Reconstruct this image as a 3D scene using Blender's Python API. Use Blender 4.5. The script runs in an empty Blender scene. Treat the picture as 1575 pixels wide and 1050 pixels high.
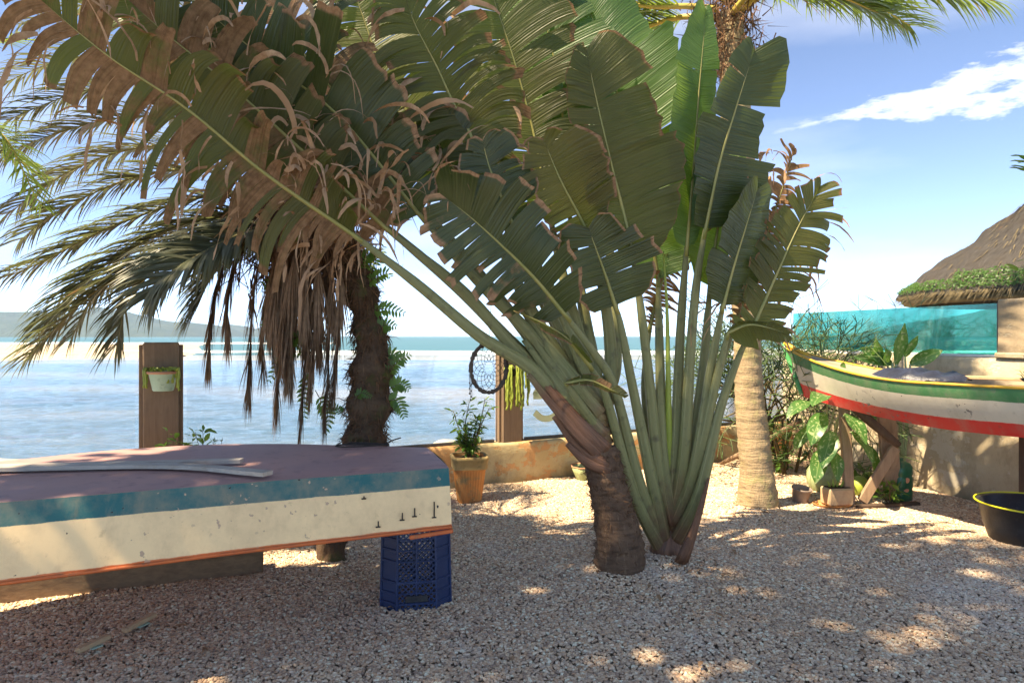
import bpy, math, random
import numpy as np
from mathutils import Vector, Matrix, noise as mnoise

R = math.radians
rnd = random.Random(7)
sc = bpy.context.scene
col = sc.collection

# ------------------------------------------------------------------ camera, sky, sun, exposure
CAMH = 1.5
cam_d = bpy.data.cameras.new('camera')
cam_d.lens = 24.0
cam_d.sensor_width = 36.0
cam_d.shift_y = -8 / 1575
cam_d.clip_start = 0.05
cam_d.clip_end = 30000
cam = bpy.data.objects.new('camera', cam_d)
cam.location = (0, 0, CAMH)
cam.rotation_euler = (R(90), 0, 0)
col.objects.link(cam)
sc.camera = cam

SUN_EL = R(57)
sun_h = np.array([-0.88, -0.47]); sun_h /= np.linalg.norm(sun_h)
SUN = np.array([sun_h[0] * math.cos(SUN_EL), sun_h[1] * math.cos(SUN_EL), math.sin(SUN_EL)])

w = bpy.data.worlds.new('World')
sc.world = w
w.use_nodes = True
wn, wl = w.node_tree.nodes, w.node_tree.links
wn.clear()
out = wn.new('ShaderNodeOutputWorld')
bg = wn.new('ShaderNodeBackground')
sky = wn.new('ShaderNodeTexSky')
sky.sky_type = 'NISHITA'
sky.sun_disc = False
sky.sun_elevation = SUN_EL
sky.sun_rotation = math.atan2(SUN[0], SUN[1])
sky.air_density = 0.85
sky.dust_density = 0.15
sky.ozone_density = 2.0
sky.altitude = 8000
bg.inputs['Strength'].default_value = 0.145


def wmath(op, a, b=None, c=None, clamp=False):
    n = wn.new('ShaderNodeMath'); n.operation = op; n.use_clamp = clamp
    for i, x in enumerate((a, b, c)):
        if x is None:
            continue
        if isinstance(x, (int, float)):
            n.inputs[i].default_value = x
        else:
            wl.new(x, n.inputs[i])
    return n.outputs[0]


# a thin band of cirrus low in the sky, as a function of direction only
tc = wn.new('ShaderNodeTexCoord')
mp = wn.new('ShaderNodeMapping'); mp.vector_type = 'POINT'
mp.inputs['Rotation'].default_value = (0, 0, R(33))
wl.new(tc.outputs['Generated'], mp.inputs['Vector'])
sx = wn.new('ShaderNodeSeparateXYZ'); wl.new(mp.outputs[0], sx.inputs[0])
st = wn.new('ShaderNodeMapping'); st.inputs['Scale'].default_value = (5, 5, 17)
st.inputs['Rotation'].default_value = (0, R(-12), 0)
wl.new(mp.outputs[0], st.inputs['Vector'])
nz = wn.new('ShaderNodeTexNoise'); nz.inputs['Scale'].default_value = 2.2
nz.inputs['Detail'].default_value = 9; nz.inputs['Roughness'].default_value = .62
wl.new(st.outputs[0], nz.inputs['Vector'])
front = wmath('GREATER_THAN', sx.outputs[1], 0.05)
xs = wmath('DIVIDE', sx.outputs[0], wmath('MAXIMUM', sx.outputs[1], .05))
zs = wmath('DIVIDE', sx.outputs[2], wmath('MAXIMUM', sx.outputs[1], .05))
# centre line and half-width of the band grow to the right
wid = wmath('MULTIPLY_ADD', xs, .13, .036)
wid = wmath('MAXIMUM', wid, .002)
cen = wmath('MULTIPLY_ADD', xs, .10, .305)
off = wmath('DIVIDE', wmath('ABSOLUTE', wmath('SUBTRACT', zs, cen)), wid)
band = wmath('SUBTRACT', 1.0, off, clamp=False)
fac = wmath('ADD', band, wmath('MULTIPLY', wmath('SUBTRACT', nz.outputs['Fac'], .55), 3.4))
fac = wmath('MULTIPLY', wmath('MULTIPLY', fac, .8, clamp=True), front)
inr = wmath('MULTIPLY', wmath('MULTIPLY_ADD', xs, 9.0, 2.0, clamp=True), wmath('MULTIPLY_ADD', xs, -1.2, 1.9, clamp=True))
fac = wmath('MULTIPLY', fac, inr)
# faint high veil everywhere
st2 = wn.new('ShaderNodeMapping'); st2.inputs['Scale'].default_value = (1.3, 1.3, 6)
wl.new(tc.outputs['Generated'], st2.inputs['Vector'])
nz2 = wn.new('ShaderNodeTexNoise'); nz2.inputs['Scale'].default_value = 1.6; nz2.inputs['Detail'].default_value = 6
wl.new(st2.outputs[0], nz2.inputs['Vector'])
veil = wmath('MULTIPLY', wmath('MULTIPLY_ADD', nz2.outputs['Fac'], 3.0, -1.35, clamp=True), .16)
fac = wmath('MAXIMUM', wmath('MULTIPLY', fac, 1.0), veil)
mx = wn.new('ShaderNodeMix'); mx.data_type = 'RGBA'
wl.new(fac, mx.inputs['Factor'])
wl.new(sky.outputs[0], mx.inputs['A'])
mx.inputs['B'].default_value = (6.0, 6.1, 6.2, 1)
wl.new(mx.outputs['Result'], bg.inputs['Color'])
wl.new(bg.outputs[0], out.inputs['Surface'])

sl = bpy.data.lights.new('sun', 'SUN')
sl.energy = 4.3
sl.angle = R(0.6)
sl.color = (1.0, 0.9, 0.74)
so = bpy.data.objects.new('sun', sl)
so.rotation_euler = Vector(SUN).to_track_quat('Z', 'Y').to_euler()
so.location = (0, 0, 20)
col.objects.link(so)

sc.view_settings.view_transform = 'Standard'
sc.view_settings.look = 'None'
sc.view_settings.gamma = 1
sc.view_settings.use_curve_mapping = False
sc.view_settings.exposure = 1.9
sc.view_settings.use_white_balance = True            # camera balanced for open shade
sc.view_settings.white_balance_temperature = 7700
sc.view_settings.white_balance_tint = 10
sc.render.engine = 'CYCLES'
sc.cycles.max_bounces = 7
sc.cycles.transparent_max_bounces = 12
sc.cycles.use_denoising = True


# ------------------------------------------------------------------ helpers
def at(px, py, d):
    """photograph pixel + distance along the view -> point in the place"""
    return np.array([(px - 787.5) / 1050 * d, d, CAMH - (py - 517) / 1050 * d])


def gnd(px, py):
    d = CAMH * 1050 / (py - 517)
    return np.array([(px - 787.5) / 1050 * d, d, 0.0])


def nrm(v):
    v = np.asarray(v, float)
    return v / (np.linalg.norm(v) + 1e-12)


def curve(pts, n):
    """Catmull-Rom through pts, n samples evenly spaced"""
    P = [np.asarray(p, float) for p in pts]
    if len(P) == 2:
        return [P[0] + (P[1] - P[0]) * k / (n - 1) for k in range(n)]
    P = [2 * P[0] - P[1]] + P + [2 * P[-1] - P[-2]]
    fine = []
    for i in range(1, len(P) - 2):
        for k in range(14):
            t = k / 14
            a, b, c, d = P[i - 1], P[i], P[i + 1], P[i + 2]
            fine.append(.5 * (2 * b + (c - a) * t + (2 * a - 5 * b + 4 * c - d) * t * t + (3 * b - a - 3 * c + d) * t ** 3))
    fine.append(P[-2])
    F = np.array(fine)
    L = np.concatenate([[0], np.cumsum(np.linalg.norm(np.diff(F, axis=0), axis=1))])
    q = np.linspace(0, L[-1], n)
    return [np.array([np.interp(s, L, F[:, k]) for k in range(3)]) for s in q]


ORG = {}


class MB:
    def __init__(s):
        s.v, s.f, s.uv, s.dry = [], [], [], []

    def add(s, verts, faces, uv=None, dry=0.0):
        b = len(s.v)
        s.v += [tuple(p) for p in verts]
        s.f += [tuple(i + b for i in f) for f in faces]
        s.uv += list(uv) if uv is not None else [(0.0, 0.0)] * len(verts)
        s.dry += list(dry) if hasattr(dry, '__len__') else [dry] * len(verts)
        return s

    def box(s, c, size, rz=0.0, rot=None, bev=0.0, dry=0.0):
        hx, hy, hz = [a / 2 for a in size]
        M = rot if rot is not None else Matrix.Rotation(rz, 3, 'Z')
        b = min(bev, hx * .9, hy * .9, hz * .9)
        if b > 0:
            vs, fs = [], []
            for (x, y, z) in [(i, j, k) for i in (-1, 1) for j in (-1, 1) for k in (-1, 1)]:
                vs += [(x * hx, y * (hy - b), z * (hz - b)), (x * (hx - b), y * hy, z * (hz - b)), (x * (hx - b), y * (hy - b), z * hz)]
            idx = lambda i, j, k, a: ((i > 0) * 4 + (j > 0) * 2 + (k > 0)) * 3 + a
            for g in (-1, 1):
                fs.append([idx(g, -1, -1, 0), idx(g, 1, -1, 0), idx(g, 1, 1, 0), idx(g, -1, 1, 0)][::g])
                fs.append([idx(-1, g, -1, 1), idx(1, g, -1, 1), idx(1, g, 1, 1), idx(-1, g, 1, 1)][::-g])
                fs.append([idx(-1, -1, g, 2), idx(1, -1, g, 2), idx(1, 1, g, 2), idx(-1, 1, g, 2)][::g])
            for i in (-1, 1):
                for j in (-1, 1):
                    fs.append([idx(i, j, -1, 0), idx(i, j, 1, 0), idx(i, j, 1, 1), idx(i, j, -1, 1)])
                    fs.append([idx(i, -1, j, 0), idx(i, 1, j, 0), idx(i, 1, j, 2), idx(i, -1, j, 2)])
                    fs.append([idx(-1, i, j, 1), idx(1, i, j, 1), idx(1, i, j, 2), idx(-1, i, j, 2)])
                    for k in (-1, 1):
                        fs.append([idx(i, j, k, 0), idx(i, j, k, 1), idx(i, j, k, 2)])
        else:
            vs = [(x * hx, y * hy, z * hz) for x in (-1, 1) for y in (-1, 1) for z in (-1, 1)]
            fs = [(0, 1, 3, 2), (4, 6, 7, 5), (0, 4, 5, 1), (2, 3, 7, 6), (0, 2, 6, 4), (1, 5, 7, 3)]
        vs = [np.array(M @ Vector(p)) + np.asarray(c, float) for p in vs]
        return s.add(vs, fs, dry=dry)

    def bar(s, a, b, wd, th, up=(0, 0, 1), bev=.004):
        a, b = np.asarray(a, float), np.asarray(b, float)
        T = nrm(b - a); S = nrm(np.cross(T, up)); U = np.cross(S, T)
        M = Matrix((tuple(T), tuple(S), tuple(U))).transposed()
        return s.box((a + b) / 2, (np.linalg.norm(b - a), wd, th), rot=M, bev=bev)

    def tube(s, path, rad, n=8, flat=1.0, flatdir=None, cap=True, dry=0.0):
        P = [np.asarray(p, float) for p in path]
        m = len(P)
        r = rad if hasattr(rad, '__len__') else [rad] * m
        dr = dry if hasattr(dry, '__len__') else [dry] * m
        T = [nrm(P[min(i + 1, m - 1)] - P[max(i - 1, 0)]) for i in range(m)]
        ref = np.asarray(flatdir, float) if flatdir is not None else (np.array([0, 0, 1.]) if abs(T[0][2]) < .9 else np.array([1., 0, 0]))
        vs, uv, dd = [], [], []
        A = None
        for i in range(m):
            A = nrm(ref - T[i] * np.dot(ref, T[i])) if (A is None or flatdir is not None) else nrm(A - T[i] * np.dot(A, T[i]))
            B = np.cross(T[i], A)
            for k in range(n):
                a = 2 * math.pi * k / n
                vs.append(P[i] + r[i] * (A * math.cos(a) * flat + B * math.sin(a)))
                uv.append((k / n, i / (m - 1)))
                dd.append(dr[i])
        fs = [(i * n + k, i * n + (k + 1) % n, (i + 1) * n + (k + 1) % n, (i + 1) * n + k) for i in range(m - 1) for k in range(n)]
        if cap:
            fs += [tuple(range(n))[::-1], tuple(range((m - 1) * n, m * n))]
        return s.add(vs, fs, uv, dd)

    def lathe(s, c, prof, n=28, sx=1.0, sy=1.0, fn=None, close=False, rz=0.0):
        vs, fs, uv = [], [], []
        m = len(prof)
        for i, (r, z) in enumerate(prof):
            for k in range(n):
                a = 2 * math.pi * k / n
                q = r * (fn(a, i) if fn else 1)
                x, y = q * math.cos(a) * sx, q * math.sin(a) * sy
                vs.append((c[0] + x * math.cos(rz) - y * math.sin(rz), c[1] + x * math.sin(rz) + y * math.cos(rz), c[2] + z))
                uv.append((k / n, i / (m - 1)))
        for i in range(m - 1):
            for k in range(n):
                fs.append((i * n + k, i * n + (k + 1) % n, (i + 1) * n + (k + 1) % n, (i + 1) * n + k))
        if close:
            fs += [tuple(range(n))[::-1], tuple(range((m - 1) * n, m * n))]
        return s.add(vs, fs, uv)

    def grid(s, rows, closed=False, uv=None, dry=None):
        m, n = len(rows), len(rows[0])
        vs = [p for r in rows for p in r]
        fs = [(i * n + k, i * n + k + 1, (i + 1) * n + k + 1, (i + 1) * n + k) for i in range(m - 1) for k in range(n - 1)]
        u = uv if uv is not None else [(i / (m - 1), k / (n - 1)) for i in range(m) for k in range(n)]
        return s.add(vs, fs, u, dry if dry is not None else 0.0)

    def build(s, name, mat, parent=None, smooth=True, org=None):
        me = bpy.data.meshes.new(name)
        o = ORG[parent.name] if parent is not None else (np.asarray(org, float) if org is not None else np.zeros(3))
        V = np.array(s.v, float) - o
        me.from_pydata(V.tolist(), [], s.f)
        uvl = me.uv_layers.new(name='UVMap')
        li = np.zeros(len(me.loops), dtype=np.int32)
        me.loops.foreach_get('vertex_index', li)
        uvl.data.foreach_set('uv', np.array(s.uv, dtype=np.float32)[li].ravel())
        at_ = me.attributes.new('dry', 'FLOAT', 'POINT')
        at_.data.foreach_set('value', np.array(s.dry, dtype=np.float32))
        if smooth:
            me.polygons.foreach_set('use_smooth', [True] * len(me.polygons))
        me.materials.append(mat)
        me.validate()
        ob = bpy.data.objects.new(name, me)
        col.objects.link(ob)
        if parent is not None:
            ob.parent = parent
        else:
            ob.location = o
        ORG[ob.name] = o
        return ob


def autosmooth(ob, deg=35):
    """flat faces across sharp edges, smooth elsewhere"""
    me = ob.data
    import bmesh
    bm = bmesh.new(); bm.from_mesh(me)
    for e in bm.edges:
        if len(e.link_faces) == 2 and e.calc_face_angle(0) > R(deg):
            e.smooth = False
    bm.to_mesh(me); bm.free()
    return ob


def tag(o, label=None, cat=None, group=None, kind=None):
    if label: o['label'] = label
    if cat: o['category'] = cat
    if group: o['group'] = group
    if kind: o['kind'] = kind
    return o


def thing(name, label, cat, loc=(0, 0, 0), group=None):
    e = bpy.data.objects.new(name, None)
    e.location = loc
    e.empty_display_size = .1
    col.objects.link(e)
    ORG[e.name] = np.asarray(loc, float)
    return tag(e, label, cat, group)


# ------------------------------------------------------------------ materials
def _mk(name):
    m = bpy.data.materials.new(name)
    m.use_nodes = True
    nt = m.node_tree
    nt.nodes.clear()
    return m, nt.nodes, nt.links


class G:
    """small node-graph helper"""
    def __init__(s, name):
        s.m, s.n, s.l = _mk(name)
        s.out = s.n.new('ShaderNodeOutputMaterial')
        s.tc = s.n.new('ShaderNodeTexCoord')

    def set(s, sock, x):
        if isinstance(x, bpy.types.NodeSocket):
            s.l.new(x, sock)
        elif isinstance(x, (tuple, list)) and len(x) == 3 and sock.type == 'RGBA':
            sock.default_value = (*x, 1)
        else:
            sock.default_value = x

    def node(s, kind, ins=None, **kw):
        n = s.n.new(kind)
        for k, x in kw.items():
            setattr(n, k, x)
        for k, x in (ins or {}).items():
            s.set(n.inputs[k], x)
        return n

    def math(s, op, a, b=0.0, c=0.0, clamp=False):
        return s.node('ShaderNodeMath', {0: a, 1: b, 2: c}, operation=op, use_clamp=clamp).outputs[0]

    def coord(s, which='Object', scale=(1, 1, 1), rot=(0, 0, 0)):
        return s.node('ShaderNodeMapping', {'Vector': s.tc.outputs[which], 'Scale': scale, 'Rotation': rot}).outputs[0]

    def noise(s, scale=5, detail=5, rough=.6, vec=None, dist=0.0):
        return s.node('ShaderNodeTexNoise', {'Vector': vec if vec is not None else s.tc.outputs['Object'], 'Scale': scale, 'Detail': detail, 'Roughness': rough, 'Distortion': dist}).outputs['Fac']

    def step(s, x, lo, hi):
        return s.node('ShaderNodeMapRange', {'Value': x, 'From Min': lo, 'From Max': hi}, clamp=True).outputs[0]

    def mix(s, f, a, b, mode='MIX'):
        n = s.node('ShaderNodeMix', data_type='RGBA', blend_type=mode)
        s.set(n.inputs['Factor'], f); s.set(n.inputs['A'], a); s.set(n.inputs['B'], b)
        return n.outputs['Result']

    def attr(s, name):
        return s.node('ShaderNodeAttribute', attribute_name=name).outputs['Fac']

    def bump(s, h, strength=.4, dist=.01):
        return s.node('ShaderNodeBump', {'Height': h, 'Strength': strength, 'Distance': dist}).outputs[0]

    def uv(s):
        q = s.node('ShaderNodeSeparateXYZ', {0: s.tc.outputs['UV']})
        return q.outputs[0], q.outputs[1]

    def pbr(s, color, rough=.7, spec=.3, normal=None, metal=0.0, **kw):
        n = s.node('ShaderNodeBsdfPrincipled', {'Base Color': color, 'Roughness': rough, 'Specular IOR Level': spec, 'Metallic': metal})
        if normal is not None:
            s.l.new(normal, n.inputs['Normal'])
        for k, x in kw.items():
            s.set(n.inputs[k], x)
        return n.outputs[0]

    def end(s, shader):
        s.l.new(shader, s.out.inputs['Surface'])
        return s.m


def simple(name, a, b=None, scale=6, lo=.4, hi=.65, rough=.75, spec=.25, c=None, cscale=30, clo=.55, chi=.7, bscale=40, bstr=.35, bdist=.006, stretch=None):
    g = G(name)
    vec = g.coord('Object', stretch) if stretch else None
    x = g.mix(g.step(g.noise(scale, 6, .65, vec), lo, hi), a, b if b else a)
    if c:
        x = g.mix(g.step(g.noise(cscale, 5, .6, vec), clo, chi), x, c)
    h = g.noise(bscale, 6, .65, vec)
    return g.end(g.pbr(x, rough, spec, g.bump(h, bstr, bdist)))


def leafmat(name, green, green2, trans, dry1=(.40, .235, .125), dry2=(.19, .10, .052), tfac=.34, pleat=0.0, rough=.42, spec=.45):
    g = G(name)
    u, v = g.uv()
    big = g.noise(2.2, 4, .6)
    fine = g.noise(26, 5, .65)
    gc = g.mix(g.step(big, .38, .65), green, green2)
    gc = g.mix(g.math('MULTIPLY', g.step(fine, .52, .75), .35), gc, tuple(q * .55 for q in green))
    dc = g.mix(g.step(fine, .35, .68), dry1, dry2)
    d = g.math('ADD', g.attr('dry'), g.math('MULTIPLY', g.math('SUBTRACT', g.noise(9, 5, .65), .5), .55))
    d = g.step(d, .44, .60)
    c = g.mix(d, gc, dc)
    nrmal = None
    if pleat:
        wv = g.math('SINE', g.math('MULTIPLY', u, pleat))
        irregular = g.node('ShaderNodeTexNoise', {'Vector': g.node('ShaderNodeCombineXYZ', {0: g.math('MULTIPLY', u, pleat * .21), 1: g.math('MULTIPLY', v, .7)}).outputs[0], 'Scale': 1.0, 'Detail': 4.0}).outputs['Fac']
        h = g.math('MULTIPLY_ADD', wv, .08, g.math('MULTIPLY', irregular, 1.9))
        nrmal = g.bump(h, .8, .005)
        c = g.mix(g.math('MULTIPLY', g.step(irregular, .5, .68), .6), c, g.mix(.6, c, (.012, .018, .006)))
        c = g.mix(g.math('MULTIPLY', g.step(irregular, .45, .3), .45), c, g.mix(.5, c, (.19, .20, .075)))
    p = g.pbr(c, g.math('MULTIPLY_ADD', d, .35, rough), g.math('MULTIPLY_ADD', d, -.35, spec), nrmal)
    tcl = g.mix(d, trans, (.30, .16, .06))
    t = g.node('ShaderNodeBsdfTranslucent', {'Color': tcl})
    if nrmal is not None:
        g.l.new(nrmal, t.inputs['Normal'])
    ms = g.node('ShaderNodeMixShader', {'Fac': tfac})
    g.l.new(p, ms.inputs[1]); g.l.new(t.outputs[0], ms.inputs[2])
    return g.end(ms.outputs[0])


MT = {}
MT['ravenala'] = leafmat('ravenala_leaf', (.050, .054, .013), (.078, .070, .020), (.27, .33, .035), tfac=.34, rough=.40, spec=.32, pleat=430.0, dry1=(.30, .175, .095), dry2=(.13, .075, .042))
MT['ravenala_fresh'] = leafmat('ravenala_fresh_leaf', (.055, .115, .030), (.075, .13, .04), (.28, .46, .04), tfac=.36, pleat=430.0)
MT['ravenala_dark'] = leafmat('ravenala_dark_leaf', (.030, .042, .012), (.048, .058, .018), (.13, .19, .025), tfac=.26, rough=.32, spec=.42, pleat=430.0, dry1=(.42, .26, .15), dry2=(.22, .12, .07))
MT['ravenala_olive'] = leafmat('ravenala_olive_leaf', (.070, .066, .016), (.10, .082, .024), (.34, .36, .04), tfac=.36, rough=.40, spec=.32, pleat=430.0, dry1=(.42, .26, .15), dry2=(.22, .12, .07))
MT['dry_strip'] = leafmat('dry_strip', (.40, .25, .14), (.30, .18, .10), (.35, .2, .09), dry1=(.46, .30, .18), dry2=(.24, .14, .08), tfac=.22, rough=.6, spec=.25)
MT['frond'] = leafmat('palm_leaflets', (.080, .090, .050), (.13, .12, .070), (.20, .22, .08), dry1=(.30, .20, .125), dry2=(.15, .098, .065), tfac=.25)
MT['frond_bright'] = leafmat('palm_leaflets_bright', (.07, .12, .03), (.11, .16, .035), (.30, .42, .06), tfac=.35)
MT['green'] = leafmat('garden_leaf', (.055, .13, .025), (.09, .19, .035), (.26, .45, .05), tfac=.35, rough=.35)
MT['fern'] = leafmat('fern_leaf', (.045, .105, .022), (.075, .15, .03), (.22, .42, .06), tfac=.35, rough=.45)


def mat_variegated():
    g = G('variegated_leaf')
    u, v = g.uv()
    n = g.noise(42, 3, .5, dist=.4)
    edge = g.math('ABSOLUTE', g.math('SUBTRACT', v, .5))
    spots = g.math('MULTIPLY', g.step(n, .56, .63), g.step(edge, .46, .36))
    c = g.mix(g.step(g.noise(4, 3), .4, .65), (.04, .12, .03), (.07, .17, .04))
    c = g.mix(g.math('MULTIPLY', spots, .8), c, (.42, .48, .22))
    c = g.mix(g.step(edge, .03, .01), c, (.25, .33, .12))
    p = g.pbr(c, .35, .5)
    t = g.node('ShaderNodeBsdfTranslucent', {'Color': g.mix(spots, (.22, .45, .05), (.5, .6, .2))})
    ms = g.node('ShaderNodeMixShader', {'Fac': .33})
    g.l.new(p, ms.inputs[1]); g.l.new(t.outputs[0], ms.inputs[2])
    return g.end(ms.outputs[0])


MT['variegated'] = mat_variegated()


def mat_petiole():
    g = G('petiole')
    u, v = g.uv()
    lines = g.noise(1, 5, .7, g.coord('UV', (26, 1.6, 1)))
    c = g.mix(g.step(lines, .35, .68), (.155, .16, .052), (.28, .27, .125))
    c = g.mix(g.step(g.noise(14, 5), .55, .75), c, (.10, .09, .045))
    # red-brown papery sheath towards the base (attribute), greyish bloom above
    d = g.step(g.math('ADD', g.attr('dry'), g.math('MULTIPLY', g.math('SUBTRACT', g.noise(11, 5), .5), .5)), .35, .75)
    c = g.mix(d, c, g.mix(g.step(lines, .4, .6), (.10, .045, .025), (.24, .115, .06)))
    c = g.mix(g.math('MULTIPLY', g.step(g.noise(1, 4, .7, g.coord('UV', (60, .8, 1))), .56, .68), .5), c, (.085, .075, .035))
    return g.end(g.pbr(c, .48, .4, g.bump(lines, .7, .01)))


MT['petiole'] = mat_petiole()
MT['midrib'] = simple('leaf_midrib', (.20, .20, .055), (.28, .24, .07), scale=8, rough=.45, spec=.4, bstr=.1)
MT['rachis'] = simple('palm_rachis', (.14, .14, .05), (.22, .17, .07), scale=8, rough=.6, bstr=.1)
MT['rachis_dead'] = simple('dead_palm_rachis', (.17, .10, .055), (.10, .06, .035), scale=8, rough=.8, bstr=.2)
MT['rachis_yellow'] = simple('yellow_palm_stalk', (.50, .36, .07), (.36, .28, .07), scale=5, rough=.5, bstr=.1)
MT['fibre'] = simple('palm_fibre', (.16, .085, .045), (.075, .045, .028), scale=30, rough=.9, spec=.1, bstr=.6)


def mat_trunk(name, a, b, c, ring, moss=None):
    g = G(name)
    n = g.noise(5, 7, .7)
    x = g.mix(g.step(n, .35, .66), a, b)
    fine = g.noise(1, 6, .7, g.coord('Object', (55, 55, 10)))
    x = g.mix(g.step(fine, .55, .72), x, c)
    z = g.node('ShaderNodeSeparateXYZ', {0: g.tc.outputs['Object']}).outputs[2]
    rn = g.noise(1, 4, .6, g.coord('Object', (6, 6, ring)))
    x = g.mix(g.math('MULTIPLY', g.step(rn, .54, .68), .8), x, tuple(q * .35 for q in a))
    if moss:
        x = g.mix(g.step(g.noise(7, 6, .7), .52, .70), x, moss)
    h = g.math('ADD', g.math('MULTIPLY', rn, .8), fine)
    return g.end(g.pbr(x, .9, .12, g.bump(h, .7, .02)))


MT['trunk_rav'] = mat_trunk('traveller_trunk', (.17, .105, .065), (.10, .062, .042), (.25, .165, .10), 42)
MT['trunk_palm'] = mat_trunk('palm_trunk', (.42, .31, .185), (.33, .235, .14), (.48, .38, .22), 40, (.30, .27, .12))
MT['trunk_moss'] = mat_trunk('mossy_trunk', (.075, .048, .032), (.12, .075, .045), (.16, .10, .06), 20, (.07, .085, .025))
MT['trunk_tree'] = mat_trunk('tree_bark', (.12, .085, .06), (.08, .06, .045), (.18, .14, .10), 12)


def mat_gravel(name, lighten=1.0):
    g = G(name)
    r = g.node('ShaderNodeObjectInfo').outputs['Random']
    ramp = g.node('ShaderNodeValToRGB', {0: r})
    cr = ramp.color_ramp
    cr.interpolation = 'CONSTANT'
    cols = [(.40, .28, .19), (.52, .42, .31), (.29, .20, .14), (.62, .55, .45), (.45, .29, .18), (.50, .41, .32), (.20, .14, .105), (.56, .46, .34), (.72, .66, .56), (.36, .27, .20), (.48, .35, .24), (.33, .28, .235)]
    while len(cr.elements) < len(cols):
        cr.elements.new(.5)
    for i, c in enumerate(cols):
        cr.elements[i].position = i / len(cols)
        cr.elements[i].color = tuple(.22 * q0 + .78 * min(.85, q1 * f_) for q0, q1, f_ in zip((.56, .46, .36), c, (1.36, 1.21, 1.02))) + (1,)
    pos = g.node('ShaderNodeNewGeometry').outputs['Position']
    c = g.mix(g.math('MULTIPLY', g.step(g.noise(60, 4), .4, .7), .25), ramp.outputs[0], (.24, .17, .125))
    drift = g.noise(.9, 5, .65, pos)
    c = g.mix(g.math('MULTIPLY', g.step(drift, .52, .70), .35), c, (.38, .28, .19))
    c = g.mix(g.math('MULTIPLY', g.step(drift, .46, .32), .35), c, (.60, .55, .49))
    return g.end(g.pbr(c, .75, .25))


MT['pebble'] = mat_gravel('pebble')
MT['soil'] = simple('gravel_bed', (.40, .32, .24), (.48, .39, .30), scale=40, rough=.95, spec=.1, c=(.10, .075, .055), cscale=70, bscale=90, bstr=.9, bdist=.02)
MT['sand'] = simple('sand', (.44, .35, .24), (.50, .41, .30), scale=.4, rough=.95, spec=.1, bscale=3, bstr=.3, bdist=.05)
MT['beach'] = simple('beach_sand', (.42, .35, .27), (.52, .45, .36), scale=2, rough=.95, spec=.1, bscale=20, bstr=.5, bdist=.03)
MT['whitesand'] = simple('dry_white_sand', (.52, .45, .36), (.46, .40, .31), scale=5, rough=.95, spec=.1, bscale=25, bstr=.6, bdist=.03)
MT['foam'] = simple('surf_foam', (.80, .82, .82), (.70, .74, .75), scale=.15, rough=.9, spec=.2, bscale=1.0, bstr=.4, bdist=.2)


def mat_water(name, deep, shoal, wave, bstr, bdist, rough, s1):
    g = G(name)
    vec = g.coord('Object', (.35, 1, 1))
    n1 = g.noise(s1, 5, .62, vec, .3)
    n2 = g.noise(s1 * 4.5, 4, .6, vec)
    patch = g.noise(.06, 4, .55, g.coord('Object', (.28, 1, 1)))
    c = g.mix(g.step(g.math('ADD', patch, g.math('MULTIPLY', g.math('SUBTRACT', n2, .5), .22)), .46, .62), deep, shoal)
    h = g.math('MULTIPLY_ADD', n2, .40, n1)
    return g.end(g.pbr(c, rough, .5, g.bump(h, bstr, bdist), IOR=1.33))


MT['lagoon'] = mat_water('lagoon_water', (.07, .13, .18), (.23, .23, .225), .2, .6, .10, .10, 5.0)
MT['sea'] = mat_water('sea_water', (.035, .115, .11), (.05, .14, .13), .2, .5, .6, .35, .12)
MT['wetsand'] = simple('wet_sand', (.22, .24, .25), (.30, .31, .31), scale=.05, rough=.45, spec=.4, bscale=.5, bstr=.15, bdist=.05, stretch=(.2, 1, 1))
MT['hill'] = simple('hill_forest', (.045, .07, .035), (.07, .09, .05), scale=.012, rough=.95, spec=.05, bscale=.03, bstr=1, bdist=20)


def mat_plaster(name, base, second, third, dirt, peel=.545):
    g = G(name)
    big = g.noise(1.3, 7, .68)
    x = g.mix(g.step(big, .42, .60), base, second)
    x = g.mix(g.step(g.noise(2.3, 6, .7, g.coord('Object', (1, 1, 1.6))), peel, peel + .02), x, third)
    x = g.mix(g.math('MULTIPLY', g.step(g.noise(3.1, 8, .75, g.coord('Object', (1, 1, .6))), .50, .68), .8), x, dirt)
    x = g.mix(g.math('MULTIPLY', g.step(g.noise(45, 5, .7), .55, .75), .4), x, dirt)
    z = g.node('ShaderNodeSeparateXYZ', {0: g.tc.outputs['Object']}).outputs[2]
    splash = g.math('ADD', g.step(z, .28, .0), g.math('MULTIPLY', g.math('SUBTRACT', g.noise(5, 6, .7), .5), 1.4))
    x = g.mix(g.math('MULTIPLY', g.step(splash, .45, .95), .55), x, tuple(q * .55 for q in dirt))
    h = g.math('ADD', g.noise(18, 7, .7), g.math('MULTIPLY', g.step(g.noise(2.3, 6, .7, g.coord('Object', (1, 1, 1.6))), peel, peel + .02), -.6))
    return g.end(g.pbr(x, .9, .15, g.bump(h, .5, .012)))


MT['plaster_low'] = mat_plaster('low_wall_plaster', (.50, .42, .26), (.46, .35, .18), (.52, .29, .13), (.22, .17, .10), .51)
MT['plaster_high'] = mat_plaster('side_wall_plaster', (.52, .43, .29), (.46, .37, .24), (.55, .48, .36), (.30, .24, .15))


def mat_wood(name, a, b, dark, grain=(3, 60, 60), rough=.75, spec=.25, var=.5):
    g = G(name)
    v = g.coord('Object', grain)
    n = g.noise(1, 7, .65, v, .6)
    x = g.mix(g.step(n, .35, .68), a, b)
    x = g.mix(g.math('MULTIPLY', g.step(g.noise(4, 6, .7), .5, .7), var), x, dark)
    return g.end(g.pbr(x, rough, spec, g.bump(n, .4, .006)))


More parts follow.
